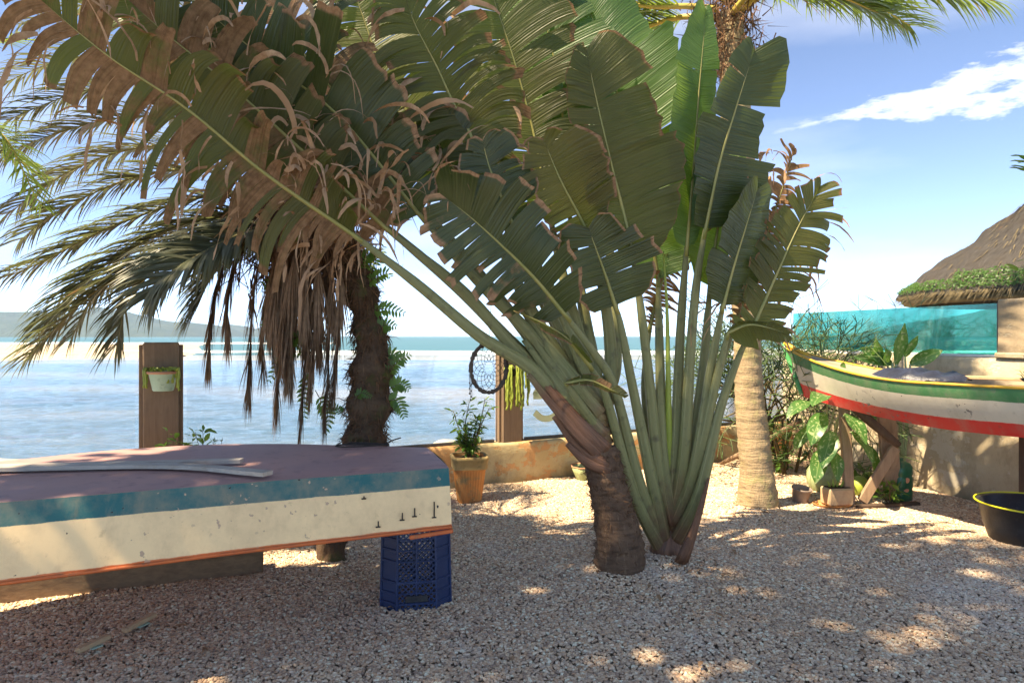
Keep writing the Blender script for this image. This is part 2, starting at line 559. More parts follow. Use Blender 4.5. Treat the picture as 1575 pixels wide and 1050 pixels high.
MT['post'] = mat_wood('weathered_post', (.22, .15, .095), (.16, .105, .068), (.10, .07, .048), (40, 40, 2.5))
MT['timber'] = mat_wood('timber_beam', (.24, .155, .085), (.15, .095, .055), (.08, .055, .035), (2, 40, 40))
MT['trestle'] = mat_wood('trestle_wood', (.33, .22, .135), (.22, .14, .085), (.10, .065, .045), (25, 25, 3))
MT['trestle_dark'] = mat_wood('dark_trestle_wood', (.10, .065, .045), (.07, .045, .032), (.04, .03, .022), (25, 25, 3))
MT['lath'] = mat_wood('grey_lath', (.42, .37, .31), (.33, .285, .24), (.20, .14, .095), (2, 50, 50))
MT['pine'] = mat_wood('pale_wood', (.50, .35, .20), (.42, .28, .16), (.28, .17, .09), (20, 20, 20))
MT['door'] = mat_wood('brown_board', (.26, .12, .07), (.2, .09, .05), (.12, .06, .04), (30, 30, 2))


def mat_hull(name, bands, wear, under, chip=.65):
    """bands: list of (v_limit, colour) from the top (v=0) to the bottom (v=1)"""
    g = G(name)
    u, v = g.uv()
    jag = g.math('MULTIPLY', g.math('SUBTRACT', g.noise(9, 6, .7), .5), .05)
    vv = g.math('ADD', v, jag)
    c = bands[0][1]
    for (lim, cc), (lim0, _) in zip(bands[1:], bands[:-1]):
        c = g.mix(g.step(vv, lim0 - .004, lim0 + .004), c, cc)
    st = g.noise(1, 5, .65, g.coord('UV', (9, 1.2, 1)))
    c = g.mix(g.math('MULTIPLY', g.step(st, .52, .75), .40), c, wear)
    c = g.mix(g.math('MULTIPLY', g.step(g.noise(3, 7, .75), .45, .72), .42), c, wear)
    chips = g.math('MULTIPLY', g.step(g.noise(26, 4, .55), chip, chip + .015), g.step(g.noise(2.2, 3), .49, .58))
    c = g.mix(chips, c, under)
    dots = g.step(g.noise(34, 2, .4), .755, .77)
    c = g.mix(dots, c, (.03, .022, .018))
    c = g.mix(g.math('MULTIPLY', g.step(g.noise(18, 6, .7), .62, .78), .45), c, (.12, .075, .04))
    h = g.math('ADD', g.noise(30, 5), g.math('MULTIPLY', chips, -1.0))
    return g.end(g.pbr(c, .52, .35, g.bump(h, .3, .004)))


MT['hull_left'] = mat_hull('dinghy_side_paint', [(.30, (.012, .105, .105)), (.95, (.80, .575, .30)), (1.0, (.58, .13, .03))], (.40, .27, .15), (.44, .30, .19))
MT['hull_right'] = mat_hull('canoe_paint', [(.27, (.05, .17, .065)), (.71, (.56, .50, .39)), (1.0, (.62, .035, .03))], (.30, .255, .18), (.17, .15, .13), .605)
MT['deck_pink'] = simple('dinghy_bottom_paint', (.40, .225, .19), (.34, .20, .18), scale=3, rough=.62, c=(.20, .12, .12), cscale=14, clo=.55, chi=.8, bscale=60, bstr=.25, bdist=.003)
MT['yellow'] = simple('yellow_paint', (.60, .34, .03), (.48, .27, .04), scale=12, rough=.5, spec=.4, c=(.30, .19, .08), cscale=25, clo=.6, chi=.75)
MT['orange'] = simple('orange_paint', (.56, .13, .03), (.45, .10, .03), scale=12, rough=.5, spec=.4, c=(.20, .10, .05), cscale=25, clo=.6, chi=.75)
MT['stem_green'] = simple('stem_paint', (.05, .30, .09), (.07, .26, .09), scale=8, rough=.5, spec=.4, c=(.5, .47, .40), cscale=16, clo=.58, chi=.66)
MT['hull_inside'] = mat_wood('canoe_inside', (.36, .29, .20), (.27, .21, .14), (.15, .11, .07), (8, 8, 8))
MT['crate'] = simple('blue_crate_plastic', (.010, .025, .078), (.014, .034, .10), scale=8, rough=.42, spec=.45, c=(.035, .05, .10), cscale=20, clo=.6, chi=.8, bstr=.1)
MT['terracotta'] = simple('terracotta', (.56, .24, .075), (.48, .19, .06), scale=6, rough=.85, c=(.26, .19, .09), cscale=9, clo=.5, chi=.68, bstr=.3)
MT['terra_rim'] = simple('brown_terracotta', (.36, .25, .11), (.28, .20, .085), scale=9, rough=.9, c=(.20, .16, .07), cscale=20)  # darker, browner terracotta for the rim band
MT['potsoil'] = simple('potting_soil', (.07, .045, .03), (.13, .08, .05), scale=50, rough=1, spec=.05, bscale=60, bstr=1, bdist=.03)
MT['pot_green'] = simple('green_glazed_pot', (.30, .36, .17), (.36, .42, .22), scale=8, rough=.5, spec=.4, c=(.22, .22, .12), cscale=20)
MT['pot_rimred'] = simple('pot_rim', (.48, .23, .13), (.40, .2, .12), scale=8, rough=.7)
MT['pot_mint'] = simple('mint_pot', (.30, .45, .36), (.36, .50, .40), scale=8, rough=.55, spec=.35, c=(.22, .33, .25), cscale=16)
MT['pot_brown'] = simple('brown_nursery_pot', (.21, .16, .13), (.27, .21, .17), scale=10, rough=.6, spec=.35)
MT['succulent'] = leafmat('succulent', (.26, .32, .05), (.34, .40, .07), (.5, .6, .10), tfac=.25)
MT['jug'] = simple('green_jug_plastic', (.012, .095, .045), (.016, .12, .055), scale=8, rough=.35, spec=.5, bstr=.1)
MT['melon'] = simple('green_coconut', (.36, .42, .06), (.28, .36, .06), scale=6, rough=.45, spec=.4, c=(.40, .34, .12), cscale=14)
MT['basin'] = simple('black_basin', (.018, .019, .022), (.03, .031, .034), scale=10, rough=.45, spec=.45, c=(.07, .065, .06), cscale=25, clo=.6, chi=.8)
MT['basin_rim'] = simple('yellow_rim', (.66, .60, .03), (.55, .50, .03), scale=10, rough=.45, spec=.4)
MT['tarp'] = simple('black_tarp', (.018, .02, .03), (.03, .035, .055), scale=6, rough=.38, spec=.5, bscale=14, bstr=.6, bdist=.02)
MT['cord'] = simple('dark_cord', (.035, .027, .022), (.06, .045, .035), scale=40, rough=.9)
MT['twig'] = simple('wrapped_ring', (.05, .038, .03), (.10, .075, .055), scale=40, rough=.9, bstr=.8)
MT['shrub_stick'] = leafmat('pencil_stems', (.07, .125, .035), (.12, .18, .055), (.16, .26, .05), tfac=.15)
MT['stem_brown'] = simple('plant_stem', (.13, .09, .05), (.10, .10, .04), scale=20, rough=.85)
MT['column'] = mat_plaster('column_plaster', (.34, .26, .17), (.27, .21, .13), (.40, .33, .23), (.18, .14, .095))
MT['white_paint'] = simple('white_frame_paint', (.70, .68, .64), (.60, .58, .53), scale=8, rough=.55, spec=.35)
MT['metal_dark'] = simple('dark_channel', (.06, .055, .05), (.09, .08, .07), scale=10, rough=.5, spec=.5)
MT['letter'] = simple('pale_lettering', (.52, .58, .36), (.48, .54, .33), scale=8, rough=.6, bstr=.05)
MT['stone'] = simple('mossy_stone', (.30, .22, .14), (.20, .16, .09), scale=6, rough=.95, c=(.16, .17, .05), cscale=10, bscale=25, bstr=.8, bdist=.03)


def mat_glass(name, tint, refl):
    g = G(name)
    t = g.node('ShaderNodeBsdfTransparent', {'Color': tint})
    s = g.node('ShaderNodeBsdfGlossy', {'Color': (1, 1, 1), 'Roughness': .02})
    smear = g.node('ShaderNodeBsdfDiffuse', {'Color': tuple(.35 + .5 * q for q in tint)})
    fr = g.node('ShaderNodeFresnel', {'IOR': 1.45})
    m1 = g.node('ShaderNodeMixShader', {'Fac': g.math('MULTIPLY', fr.outputs[0], refl)})
    g.l.new(t.outputs[0], m1.inputs[1]); g.l.new(s.outputs[0], m1.inputs[2])
    salt = g.math('MULTIPLY', g.step(g.noise(3.5, 7, .7), .48, .78), .17)
    salt = g.math('ADD', salt, .015)
    m2 = g.node('ShaderNodeMixShader', {'Fac': salt})
    g.l.new(m1.outputs[0], m2.inputs[1]); g.l.new(smear.outputs[0], m2.inputs[2])
    return g.end(m2.outputs[0])


MT['glass'] = mat_glass('clear_glass', (.94, .97, .98), .8)
MT['glass_teal'] = mat_glass('teal_tinted_glass', (.26, .73, .66), .8)


def mat_thatch():
    g = G('thatch')
    n = g.noise(1, 6, .7, g.coord('UV', (170, 5, 1)))
    x = g.mix(g.step(n, .35, .65), (.055, .05, .046), (.13, .117, .105))
    x = g.mix(g.step(g.noise(2.5, 5), .5, .7), x, (.09, .075, .062))
    x = g.mix(g.math('MULTIPLY', g.step(g.noise(4, 5), .62, .72), .5), x, (.20, .13, .085))
    return g.end(g.pbr(x, .95, .08, g.bump(n, 1.0, .05)))


MT['thatch'] = mat_thatch()
MT['straw'] = simple('straw_fringe', (.16, .125, .07), (.09, .072, .045), scale=30, rough=.95, spec=.05)

# ------------------------------------------------------------------ the setting
LW0 = np.array([-.24, 6.82]); LWS = .48                      # foot of the low sea wall: y = 6.82 + .48 (x + .24)


def lwy(x):
    return LW0[1] + LWS * (x - LW0[0])


ldir = nrm([1, LWS, 0]); lnor = np.array([ldir[1], -ldir[0], 0])   # along the wall, and towards the garden
LANG = math.atan2(ldir[1], ldir[0])
RW = lambda y: 4.19 - .24 * (y - 6)                         # foot of the side wall: x at y

g0 = MB()
g0.add([(-9, -4, 0), (9, -4, 0), (9, lwy(9) + .1, 0), (-9, lwy(-9) + .1, 0)], [(0, 1, 2, 3)])
ground = tag(g0.build('gravel_ground', MT['soil']), kind='structure')

# visible stretch that carries loose pebbles
gx = MB()
N = 110
rows = []
for i in range(N):
    t = i / (N - 1)
    row = []
    for k in range(N):
        y = 2.45 + (8.7 - 2.45) * k / (N - 1)
        xl, xr = -.79 * y - .15, min(.79 * y + .15, RW(y) if y > 5.5 else 99)
        x = xl + (xr - xl) * t
        yy = min(y, lwy(x) - .01)
        z = .014 * mnoise.noise((x * .8, yy * .8, 0)) + .016 * mnoise.noise((x * 3.1, yy * 3.1, 4)) + .012
        for (bx_, by_, bh, br) in ((.69, 4.3, .05, .26), (1.05, 4.6, .05, .22), (2.16, 5.98, .04, .28), (-.55, 3.87, .02, .3)):
            z += bh * math.exp(-((x - bx_) ** 2 + (yy - by_) ** 2) / br ** 2)
        row.append((x, yy, z))
    rows.append(row)
gx.grid(rows)
pebbles = gx.build('gravel', MT['pebble'])
tag(pebbles, 'loose mixed tan and grey pebbles covering the garden floor', 'gravel', kind='stuff')

pcol = bpy.data.collections.new('pebble_shapes')
for i in range(7):
    r_ = random.Random(i + 50)
    import bmesh
    bm = bmesh.new()
    bmesh.ops.create_icosphere(bm, subdivisions=1, radius=1)
    sx_, sy_, sz_ = r_.uniform(.8, 1.25), r_.uniform(.6, .9), r_.uniform(.42, .68)
    for v in bm.verts:
        q = 1 + .22 * (r_.random() - .5)
        v.co = Vector((v.co.x * sx_ * q, v.co.y * sy_ * q, v.co.z * sz_ * q))
    me = bpy.data.meshes.new('pebble')
    bm.to_mesh(me); bm.free()
    me.materials.append(MT['pebble'])
    for p in me.polygons:
        p.use_smooth = (i % 2 == 0)
    pcol.objects.link(bpy.data.objects.new('pebble_shape', me))

ng = bpy.data.node_groups.new('scatter_pebbles', 'GeometryNodeTree')
ng.interface.new_socket('Geometry', in_out='INPUT', socket_type='NodeSocketGeometry')
ng.interface.new_socket('Geometry', in_out='OUTPUT', socket_type='NodeSocketGeometry')
nn, nl = ng.nodes, ng.links
gi, go = nn.new('NodeGroupInput'), nn.new('NodeGroupOutput')
dp = nn.new('GeometryNodeDistributePointsOnFaces'); dp.inputs['Density'].default_value = 6800
ci = nn.new('GeometryNodeCollectionInfo'); ci.inputs[0].default_value = pcol
ci.inputs['Separate Children'].default_value = True; ci.inputs['Reset Children'].default_value = True
ip = nn.new('GeometryNodeInstanceOnPoints'); ip.inputs['Pick Instance'].default_value = True
rv = nn.new('FunctionNodeRandomValue'); rv.data_type = 'FLOAT_VECTOR'
rv.inputs[0].default_value = (-.45, -.45, 0); rv.inputs[1].default_value = (.45, .45, 6.28)
rs = nn.new('FunctionNodeRandomValue'); rs.data_type = 'FLOAT'
rs.inputs[2].default_value = .0060; rs.inputs[3].default_value = .0152
nl.new(gi.outputs[0], dp.inputs['Mesh'])
nl.new(dp.outputs['Points'], ip.inputs['Points'])
nl.new(ci.outputs[0], ip.inputs['Instance'])
nl.new(rv.outputs[0], ip.inputs['Rotation'])
nl.new(rs.outputs[1], ip.inputs['Scale'])
nl.new(ip.outputs[0], go.inputs[0])
pm = pebbles.modifiers.new('scatter', 'NODES'); pm.node_group = ng

# beach strip beyond the wall, falling to the water
WL = -1.0
bm_ = MB()
rows = []
for i in range(41):
    x = -40 + 90 * i / 40
    yb = max(min(lwy(x), 12.0), 2.0)
    row = []
    for k in range(12):
        t = k / 11
        y = yb + t * (17 + 2 * math.sin(x * .25) - yb)
        row.append((x, y, -.25 - .9 * t ** 1.2 + .03 * mnoise.noise((x, y, 3))))
    rows.append(row)
bm_.grid(rows)
tag(bm_.build('beach', MT['beach']), kind='structure')

m = MB(); rows = []
y = 10.5
ys = []
while y < 77:
    ys.append(y); y *= 1.0085
for y in ys:
    row = []
    for k in range(330):
        x = (-900 + 3400 * k / 329 - 787.5) / 1050 * y
        z = .026 * mnoise.noise((x * .8, y * 1.5, 0)) + .034 * mnoise.noise((x * 1.6 + 4, y * 3.0, 5)) + .02 * mnoise.noise((x * 3, y * 5, 9))
        row.append((x, y, WL + z * min(1, (77 - y) / 8)))
    rows.append(row)
m.grid(rows)
tag(m.build('lagoon', MT['lagoon']), kind='structure')
m = MB(); m.add([(-9000, 70, WL - .03), (9000, 70, WL - .03), (9000, 9000, WL - .03), (-9000, 9000, WL - .03)], [(0, 1, 2, 3)])
tag(m.build('sea', MT['sea']), kind='structure')


def blob_sheet(name, near, far, xs, mat, h, seed=0):
    """low bank with wavering edges: near(x), far(x)"""
    m = MB(); rows = []
    for x in xs:
        a, b = near(x), far(x)
        row = []
        for k in range(9):
            t = k / 8
            row.append((x, a + (b - a) * t, WL - .05 + (h + .055) * math.sin(math.pi * t) ** .5))
        rows.append(row)
    m.grid(rows)
    return tag(m.build(name, mat), kind='structure')


wob = lambda x, s, a, q: a * mnoise.noise((x * s, q, 0))
blob_sheet('wet_sandbank', lambda x: 69 + wob(x, .05, 3, 1), lambda x: 92 + wob(x, .03, 4, 2), [-260 + 4 * i for i in range(131)], MT['wetsand'], .05)
blob_sheet('dry_sandbar', lambda x: 60.5 + wob(x, .05, 2, 5) + max(0, (x + 62) * .9), lambda x: 215 - max(0, (x + 95) * 2.4) + wob(x, .03, 6, 6), [-420 + 4 * i for i in range(96)], MT['sand'], .25)
for i, (a, b, x0, x1, hh) in enumerate([(93, 96, -30, 60, .28), (104, 108, -60, 130, .3), (225, 250, -420, -60, .4)]):
    n = 160
    blob_sheet('surf_line', lambda x: a + wob(x, .04, 3, 11 + i), lambda x: a + wob(x, .04, 3, 11 + i) + (b - a) * max(.01, .35 + 1.6 * mnoise.noise((x * .09, 20 + i, 0))), [x0 + (x1 - x0) * k / n for k in range(n + 1)], MT['foam'], hh)


def hill(name, prof, d, depth, seed):
    m = MB(); rows = []
    px0, px1 = prof[0][0], prof[-1][0]
    n = 90
    for i in range(n):
        px = px0 + (px1 - px0) * i / (n - 1)
        hpx = np.interp(px, [p[0] for p in prof], [p[1] for p in prof])
        row = []
        for k in range(15):
            t = k / 14
            y = d - depth * .5 + depth * t
            x = (px - 787.5) / 1050 * d
            hh = hpx / 1050 * d * math.sin(math.pi * t) ** .8
            hh *= 1 + .26 * mnoise.noise((x * .007, y * .005, seed)) + .09 * mnoise.noise((x * .02, y * .02, seed))
            row.append((x, y, WL - 2 + hh))
        rows.append(row)
    m.grid(rows)
    return tag(m.build(name, MT['hill']), kind='structure')


hill('hills', [(-420, 0), (-330, 24), (-200, 44), (-60, 36), (20, 38), (70, 34), (110, 33), (170, 40), (215, 37), (240, 28), (300, 22), (325, 14), (345, 6), (362, 0)], 2500, 900, 1)
hill('hills', [(310, 0), (335, 9), (352, 19), (370, 17), (388, 12), (415, 15), (445, 8), (475, 2), (490, 0)], 3000, 700, 2)
hill('hills', [(1330, 0), (1390, 14), (1440, 24), (1500, 36), (1560, 47), (1640, 52), (1760, 44), (1900, 20), (2000, 0)], 2200, 900, 3)

# haze over the bay
hz = MB(); hz.box((0, 2500, 57), (11000, 6400, 122))
haze = hz.build('haze', MT['sand'], smooth=False)
haze.data.materials.clear()
hm, hn, hl = _mk('sea_haze')
ho = hn.new('ShaderNodeOutputMaterial'); hv = hn.new('ShaderNodeVolumePrincipled')
hv.inputs['Color'].default_value = (.50, .70, 1, 1)
hv.inputs['Density'].default_value = .00016
hl.new(hv.outputs[0], ho.inputs['Volume'])
haze.data.materials.append(hm)
haze['kind'] = 'stuff'

# ------------------------------------------------------------------ walls, posts, glass
def wall_strip(name, a, b, h, th, mat, nseg=60, seed=0):
    """a wall from a to b (foot line of the garden face), slightly uneven"""
    a, b = np.array([*a, 0.]), np.array([*b, 0.])
    T = nrm(b - a); Nn = np.array([T[1], -T[0], 0])
    L = np.linalg.norm(b - a)
    m = MB(); rows = []
    prof = [(0, -.05), (0, .1), (0, h * .35), (0, h * .7), (0, h - .03), (.012, h - .006), (.03, h), (th - .03, h), (th, h - .03), (th, -.6)]
    for i in range(nseg + 1):
        p = a + T * L * i / nseg
        row = []
        for (o, z) in prof:
            q = p - Nn * o + np.array([0, 0, z])
            e = .010 * mnoise.noise((q[0] * 3, q[1] * 3, z * 3 + seed)) + .004 * mnoise.noise((q[0] * 11, q[1] * 11, z * 11))
            row.append(q + Nn * e + np.array([0, 0, e * .7]))
        rows.append(row)
    m.grid(rows)
    return m.build(name, mat, org=a)


lw = wall_strip('sea_wall', (-6.2, lwy(-6.2)), (3.62, lwy(3.62)), .42, .24, MT['plaster_low'])
tag(lw, 'low ochre sea wall with peeling orange plaster at the edge of the gravel', 'wall')
rw = wall_strip('side_wall', (RW(8.85), 8.85), (RW(5.5), 5.5), 1.31, .2, MT['plaster_high'], seed=5)
tag(rw, 'cream plastered side wall with stains behind the red and white canoe', 'wall')

# timber fence posts on the wall
def lwp(x, o=.11):
    """a point on top of the low wall"""
    return np.array([x, lwy(x), .42]) - lnor * o


def fence_post(x, wd, dp_, top, label, grp='timber posts of the sea wall fence'):
    p = lwp(x)
    t = thing('fence_post', label, 'post', p - np.array([0, 0, .015]), grp)
    m = MB(); m.box((p[0], p[1], (.405 + top) / 2), (wd, dp_, top - .405), rz=LANG, bev=.012)
    m.build('post', MT['post'], t, smooth=False)
    m = MB()
    q = p + ldir * (wd / 2 + .014)
    m.box((q[0], q[1], (.41 + top - .02) / 2), (.028, dp_ * .6, top - .43), rz=LANG, bev=.004)
    q2 = p - ldir * (wd / 2 + .014)
    m.build('glazing_strip', MT['post'], t, smooth=False)
    m = MB(); m.box((q2[0], q2[1], (.41 + top - .02) / 2), (.028, dp_ * .6, top - .43), rz=LANG, bev=.004)
    m.build('glazing_strip', MT['post'], t, smooth=False)
    return t


PX = [-2.86, 0.02, 2.92]
fence_post(PX[0], .27, .15, 1.45, 'square timber post carrying the small mint green hanging pot')
fence_post(PX[1], .22, .15, 1.40, 'square timber post behind the dreamcatcher with yellow green strings hanging on it')
fence_post(PX[2], .2, .15, 1.40, 'timber fence post mostly hidden behind the ringed palm trunk')


def glass_panel(x0, x1, top, label, letters=False):
    a, b = lwp(x0), lwp(x1)
    t = thing('glass_panel', label, 'glass panel', (a + b) / 2, 'clear glass panels of the sea wall')
    L = np.linalg.norm(b - a)
    c = (a + b) / 2
    m = MB(); m.box((c[0], c[1], (.45 + top) / 2), (L - .004, .01, top - .45), rz=LANG)
    m.build('pane', MT['glass'], t, smooth=False)
    m = MB(); m.box((c[0], c[1], .4365), (L - .004, .036, .029), rz=LANG, bev=.004)
    m.build('bottom_channel', MT['metal_dark'], t, smooth=False)
    return t


glass_panel(PX[0] + .17, PX[1] - .155, 1.36, 'clear glass panel between the mint pot post and the dreamcatcher post')
gp = glass_panel(PX[1] + .155, PX[2] - .135, 1.36, 'salt stained glass panel with pale green lettering behind the traveller palm')
glass_panel(-5.6, PX[0] - .17, 1.36, 'clear glass panel beside the mint pot post at the left edge')
glass_panel(PX[2] + .135, 3.5, 1.36, 'short glass panel behind the pencil shrub in the wall corner')


# pale fragments of lettering on the panel, built flat on its garden side
def glass_pt(px, py, o=.1):
    """where the sight line through a pixel meets the glass plane"""
    k = (px - 787.5) / 1050
    ox, oy = -lnor[0] * o, -lnor[1] * o
    # y - oy = lwy(x - ox)
    x = (LW0[1] + oy - LWS * (ox + LW0[0])) / (1 / k - LWS) if abs(k) > 1e-6 else 0
    y = x / k
    return np.array([x, y, CAMH - (py - 517) / 1050 * y])


def stroke(pxs, wpx):
    P = [glass_pt(px, py) for px, py in pxs]
    Q = curve(P, 14) if len(P) > 2 else P
    m = MB(); rows = []
    for i, p in enumerate(Q):
        T = nrm(Q[min(i + 1, len(Q) - 1)] - Q[max(i - 1, 0)])
        S = nrm(np.cross(T, lnor))
        wd = wpx / 1050 * p[1] / 2
        rows.append([p + S * wd, p + S * wd + lnor * .002, p - S * wd + lnor * .002, p - S * wd])
    m.grid(rows)
    m.build('lettering', MT['letter'], gp, smooth=False)


stroke([(820, 608), (848, 607)], 12)
stroke([(834, 585), (822, 608)], 8)
stroke([(822, 634), (834, 643), (848, 642), (858, 634)], 10)
stroke([(1092, 610), (1108, 640)], 9)
stroke([(1090, 612), (1070, 648)], 9)
stroke([(1050, 600), (1036, 640)], 10)

# teal glass over the side wall, in its own thin frame
t = thing('teal_glass_screen', 'teal tinted glass screen on top of the cream side wall', 'glass panel', (RW(7) + .1, 7, 1.31))
y0, y1 = 6.0, 8.75
ang = math.atan2(1, -.24)
Lr = (y1 - y0) * math.hypot(1, .24)
c = ((RW(y0) + RW(y1)) / 2 + .08, (y0 + y1) / 2)
m = MB(); m.box((c[0], c[1], (1.335 + 1.79) / 2), (Lr, .012, 1.79 - 1.335), rz=ang); m.build('pane', MT['glass_teal'], t, smooth=False)
m = MB(); m.box((c[0], c[1], 1.325), (Lr, .045, .022), rz=ang, bev=.003); m.build('bottom_channel', MT['white_paint'], t, smooth=False)
m = MB(); e = np.array([RW(y0) + .08, y0 - .02]); m.box((e[0], e[1], 1.56), (.03, .03, .47), rz=ang, bev=.003); m.build('end_strip', MT['metal_dark'], t, smooth=False)

# plastered column, then the white framed board at the picture's right edge
t = thing('wall_column', 'square plastered column at the end of the teal glass screen', 'column', (RW(5.8) + .1, 5.78, 1.29))
m = MB(); m.box((RW(5.8) + .1, 5.80, 1.565), (.30, .2, .51), rz=ang, bev=.012); m.build('shaft', MT['column'], t, smooth=False)
m = MB(); m.box((RW(5.8) + .1, 5.80, 1.335), (.33, .235, .05), rz=ang, bev=.01); m.build('base_slab', MT['plaster_high'], t, smooth=False)
t = thing('gate_board', 'brown board in a white frame at the right edge beyond the column', 'gate', (4.36, 5.52, 0))
m = MB(); m.box((4.345, 5.575, 1.0), (.035, .06, 2.02), rz=ang, bev=.004); m.build('frame', MT['white_paint'], t, smooth=False)
m = MB(); m.box((4.40, 5.36, .83), (.38, .03, 1.63), rz=ang, bev=.004); m.build('board', MT['door'], t, smooth=False)
m = MB(); m.box((4.40, 5.36, 1.67), (.38, .045, .04), rz=ang, bev=.004); m.build('frame_rail', MT['white_paint'], t, smooth=False)


# ------------------------------------------------------------------ thatched kiosk roof beyond the side wall
def thatched_roof():
    cx, cy, Rr = 7.45, 8.75, 2.12
    ez, ap = 2.0, 3.74
    t = thing('thatched_hut', 'thatched hut roof with creeper growing along its eave beyond the side wall', 'hut', (cx, cy, -.3))
    m = MB(); rows, n, K = [], 120, 26
    for k in range(K):
        q = k / (K - 1)
        r0 = Rr * (1 - q) + .05
        z = ez + (ap - ez) * (q ** .92) + .10 * math.sin(math.pi * min(1, q * 3)) * .5
        row = []
        for i in range(n + 1):
            a = 2 * math.pi * i / n
            e = .05 * mnoise.noise((math.cos(a) * 5, math.sin(a) * 5, z * 4)) + .03 * mnoise.noise((math.cos(a) * 22, math.sin(a) * 22, z * 6))
            e += .018 * (1 - (q * 9) % 1) * (1 if q < .95 else 0)
            rr = r0 + e
            row.append((cx + rr * math.cos(a), cy + rr * math.sin(a), z + e * .6))
        rows.append(row)
    m.grid(rows, uv=[(i / n * 6, k / K * 3) for k in range(K) for i in range(n + 1)])
    rf = m.build('roof', MT['thatch'], t)
    m = MB()
    rr_ = random.Random(3)
    for i in range(2600):                                      # straw ends round the eave and up the slope
        a = rr_.uniform(0, 2 * math.pi)
        q = 0 if i < 1200 else rr_.random() ** 1.5
        r0 = Rr * (1 - q) + .06
        z = ez + (ap - ez) * q ** .92 + .05
        p = np.array([cx + r0 * math.cos(a), cy + r0 * math.sin(a), z])
        dn = nrm([math.cos(a + rr_.uniform(-.3, .3)), math.sin(a + rr_.uniform(-.3, .3)), -1.1 + rr_.uniform(-.4, .5)])
        L = rr_.uniform(.10, .24)
        s_ = np.array([-math.sin(a), math.cos(a), 0]) * .007
        m.add([p - s_, p + s_, p + dn * L], [(0, 1, 2)])
    m.build('straw', MT['straw'], rf)['kind'] = 'stuff'
    m = MB()
    for k in range(6):
        m.lathe((cx, cy, ez - .08), [(Rr - .15, 0), (Rr - .02, -.02 + .03), (Rr + .02, .05), (Rr - .06, .10)], n=80)
        break
    m.build('eave_binding', MT['straw'], t)
    for a in (5.6, .2, 1.2):
        m = MB(); m.tube([(cx + 1.75 * math.cos(a), cy + 1.75 * math.sin(a), -.3), (cx + 1.75 * math.cos(a), cy + 1.75 * math.sin(a), 2.1)], .07, 10)
        m.build('support_post', MT['post'], t)
    # creeper
    v = thing('roof_creeper', 'yellow green creeper spreading along the eave of the thatched roof', 'creeper', (cx - 1.2, cy - 1.7, 2.05))
    m = MB()
    rr_ = random.Random(9)
    for i in range(9500):
        a = rr_.uniform(2.75, 5.0)
        q = abs(rr_.gauss(.07, .10))
        lim = .025 + .10 * math.sin((a - 2.75) / 2.25 * math.pi) + .05 * mnoise.noise((a * 5, 0, 0))
        if q > lim:
            continue
        r0 = Rr * (1 - q) + .09
        p = np.array([cx + r0 * math.cos(a), cy + r0 * math.sin(a), ez + (ap - ez) * q ** .92 + .07])
        n_ = nrm([math.cos(a), math.sin(a), .9]) + np.array([rr_.gauss(0, .5) for _ in range(3)])
        if mnoise.noise((p[0] * 3, p[1] * 3, p[2] * 3)) < -.12 and q > .06: continue
        leaf_quad(m, p + nrm(n_) * rr_.uniform(0, .03), n_, rr_.uniform(.010, .022), rr_)
    m.build('foliage', MT['fern'], v)['kind'] = 'stuff'


def leaf_quad(m, p, n_, size, rr_, slim=.6, dry=0.0):
    n_ = nrm(n_)
    a = nrm(np.cross(n_, [rr_.gauss(0, 1), rr_.gauss(0, 1), rr_.gauss(0, 1)]))
    b = np.cross(n_, a)
    m.add([p - a * size, p + b * size * slim * .9 - a * size * .1 + n_ * size * .12, p + a * size, p - b * size * slim * .9 - a * size * .1 + n_ * size * .12], [(0, 1, 2, 3)], dry=dry)


thatched_roof()

# ------------------------------------------------------------------ upturned dinghy used as a table, on a crate
ZT, ZB = .868, .605
near = [(-.306, 3.30), (-.75, 3.17), (-1.26, 3.02), (-2.06, 2.75), (-2.8, 2.50), (-3.4, 2.40), (-3.75, 2.46)]
far = [(-.485, 3.88), (-.86, 3.985), (-1.3, 4.09), (-1.73, 4.14), (-2.25, 4.02), (-2.80, 3.64), (-3.5, 3.05), (-3.78, 2.58)]
n_ = 44
nr = curve([(x, y, 0) for x, y in near], n_)
fr = curve([(x, y, 0) for x, y in far], n_)
dg = thing('upturned_dinghy', 'upturned dinghy with pink bottom, teal band and cream sides resting on a blue crate', 'boat', (-1.6, 3.3, ZB))
m = MB(); rows = []
for i in range(n_):
    t = i / (n_ - 1)
    row = []
    for k in range(13):
        s = k / 12
        p = nr[i] + (fr[i] - nr[i]) * s
        z = ZT + .004 * math.sin(math.pi * s) - .065 * t
        if k == 0: z -= .004
        row.append((p[0], p[1], z + .003 * mnoise.noise((p[0] * 3, p[1] * 3, 0))))
    rows.append(row)
m.grid(rows)
m.build('bottom_planking', MT['deck_pink'], dg)


def dinghy_side(line, sgn):
    m = MB(); rows, uv = [], []
    for i in range(n_):
        t = i / (n_ - 1)
        T = nrm(line[min(i + 1, n_ - 1)] - line[max(i - 1, 0)])
        No = np.array([-T[1], T[0], 0]) * sgn
        row = []
        for k in range(9):
            s = k / 8
            zt, zb = ZT - .004 - .065 * t, ZB - .005 - .145 * t
            p = line[i] + No * (.075 * s + .010 * math.sin(s * math.pi))
            row.append((p[0], p[1], zt + (zb - zt) * s))
            uv.append((t * 3.4, s))
        rows.append(row)
    m.grid(rows, uv=uv)
    return m


ds = dinghy_side(nr, 1).build('near_side', MT['hull_left'], dg)
dinghy_side(fr, -1).build('far_side', MT['hull_left'], dg)
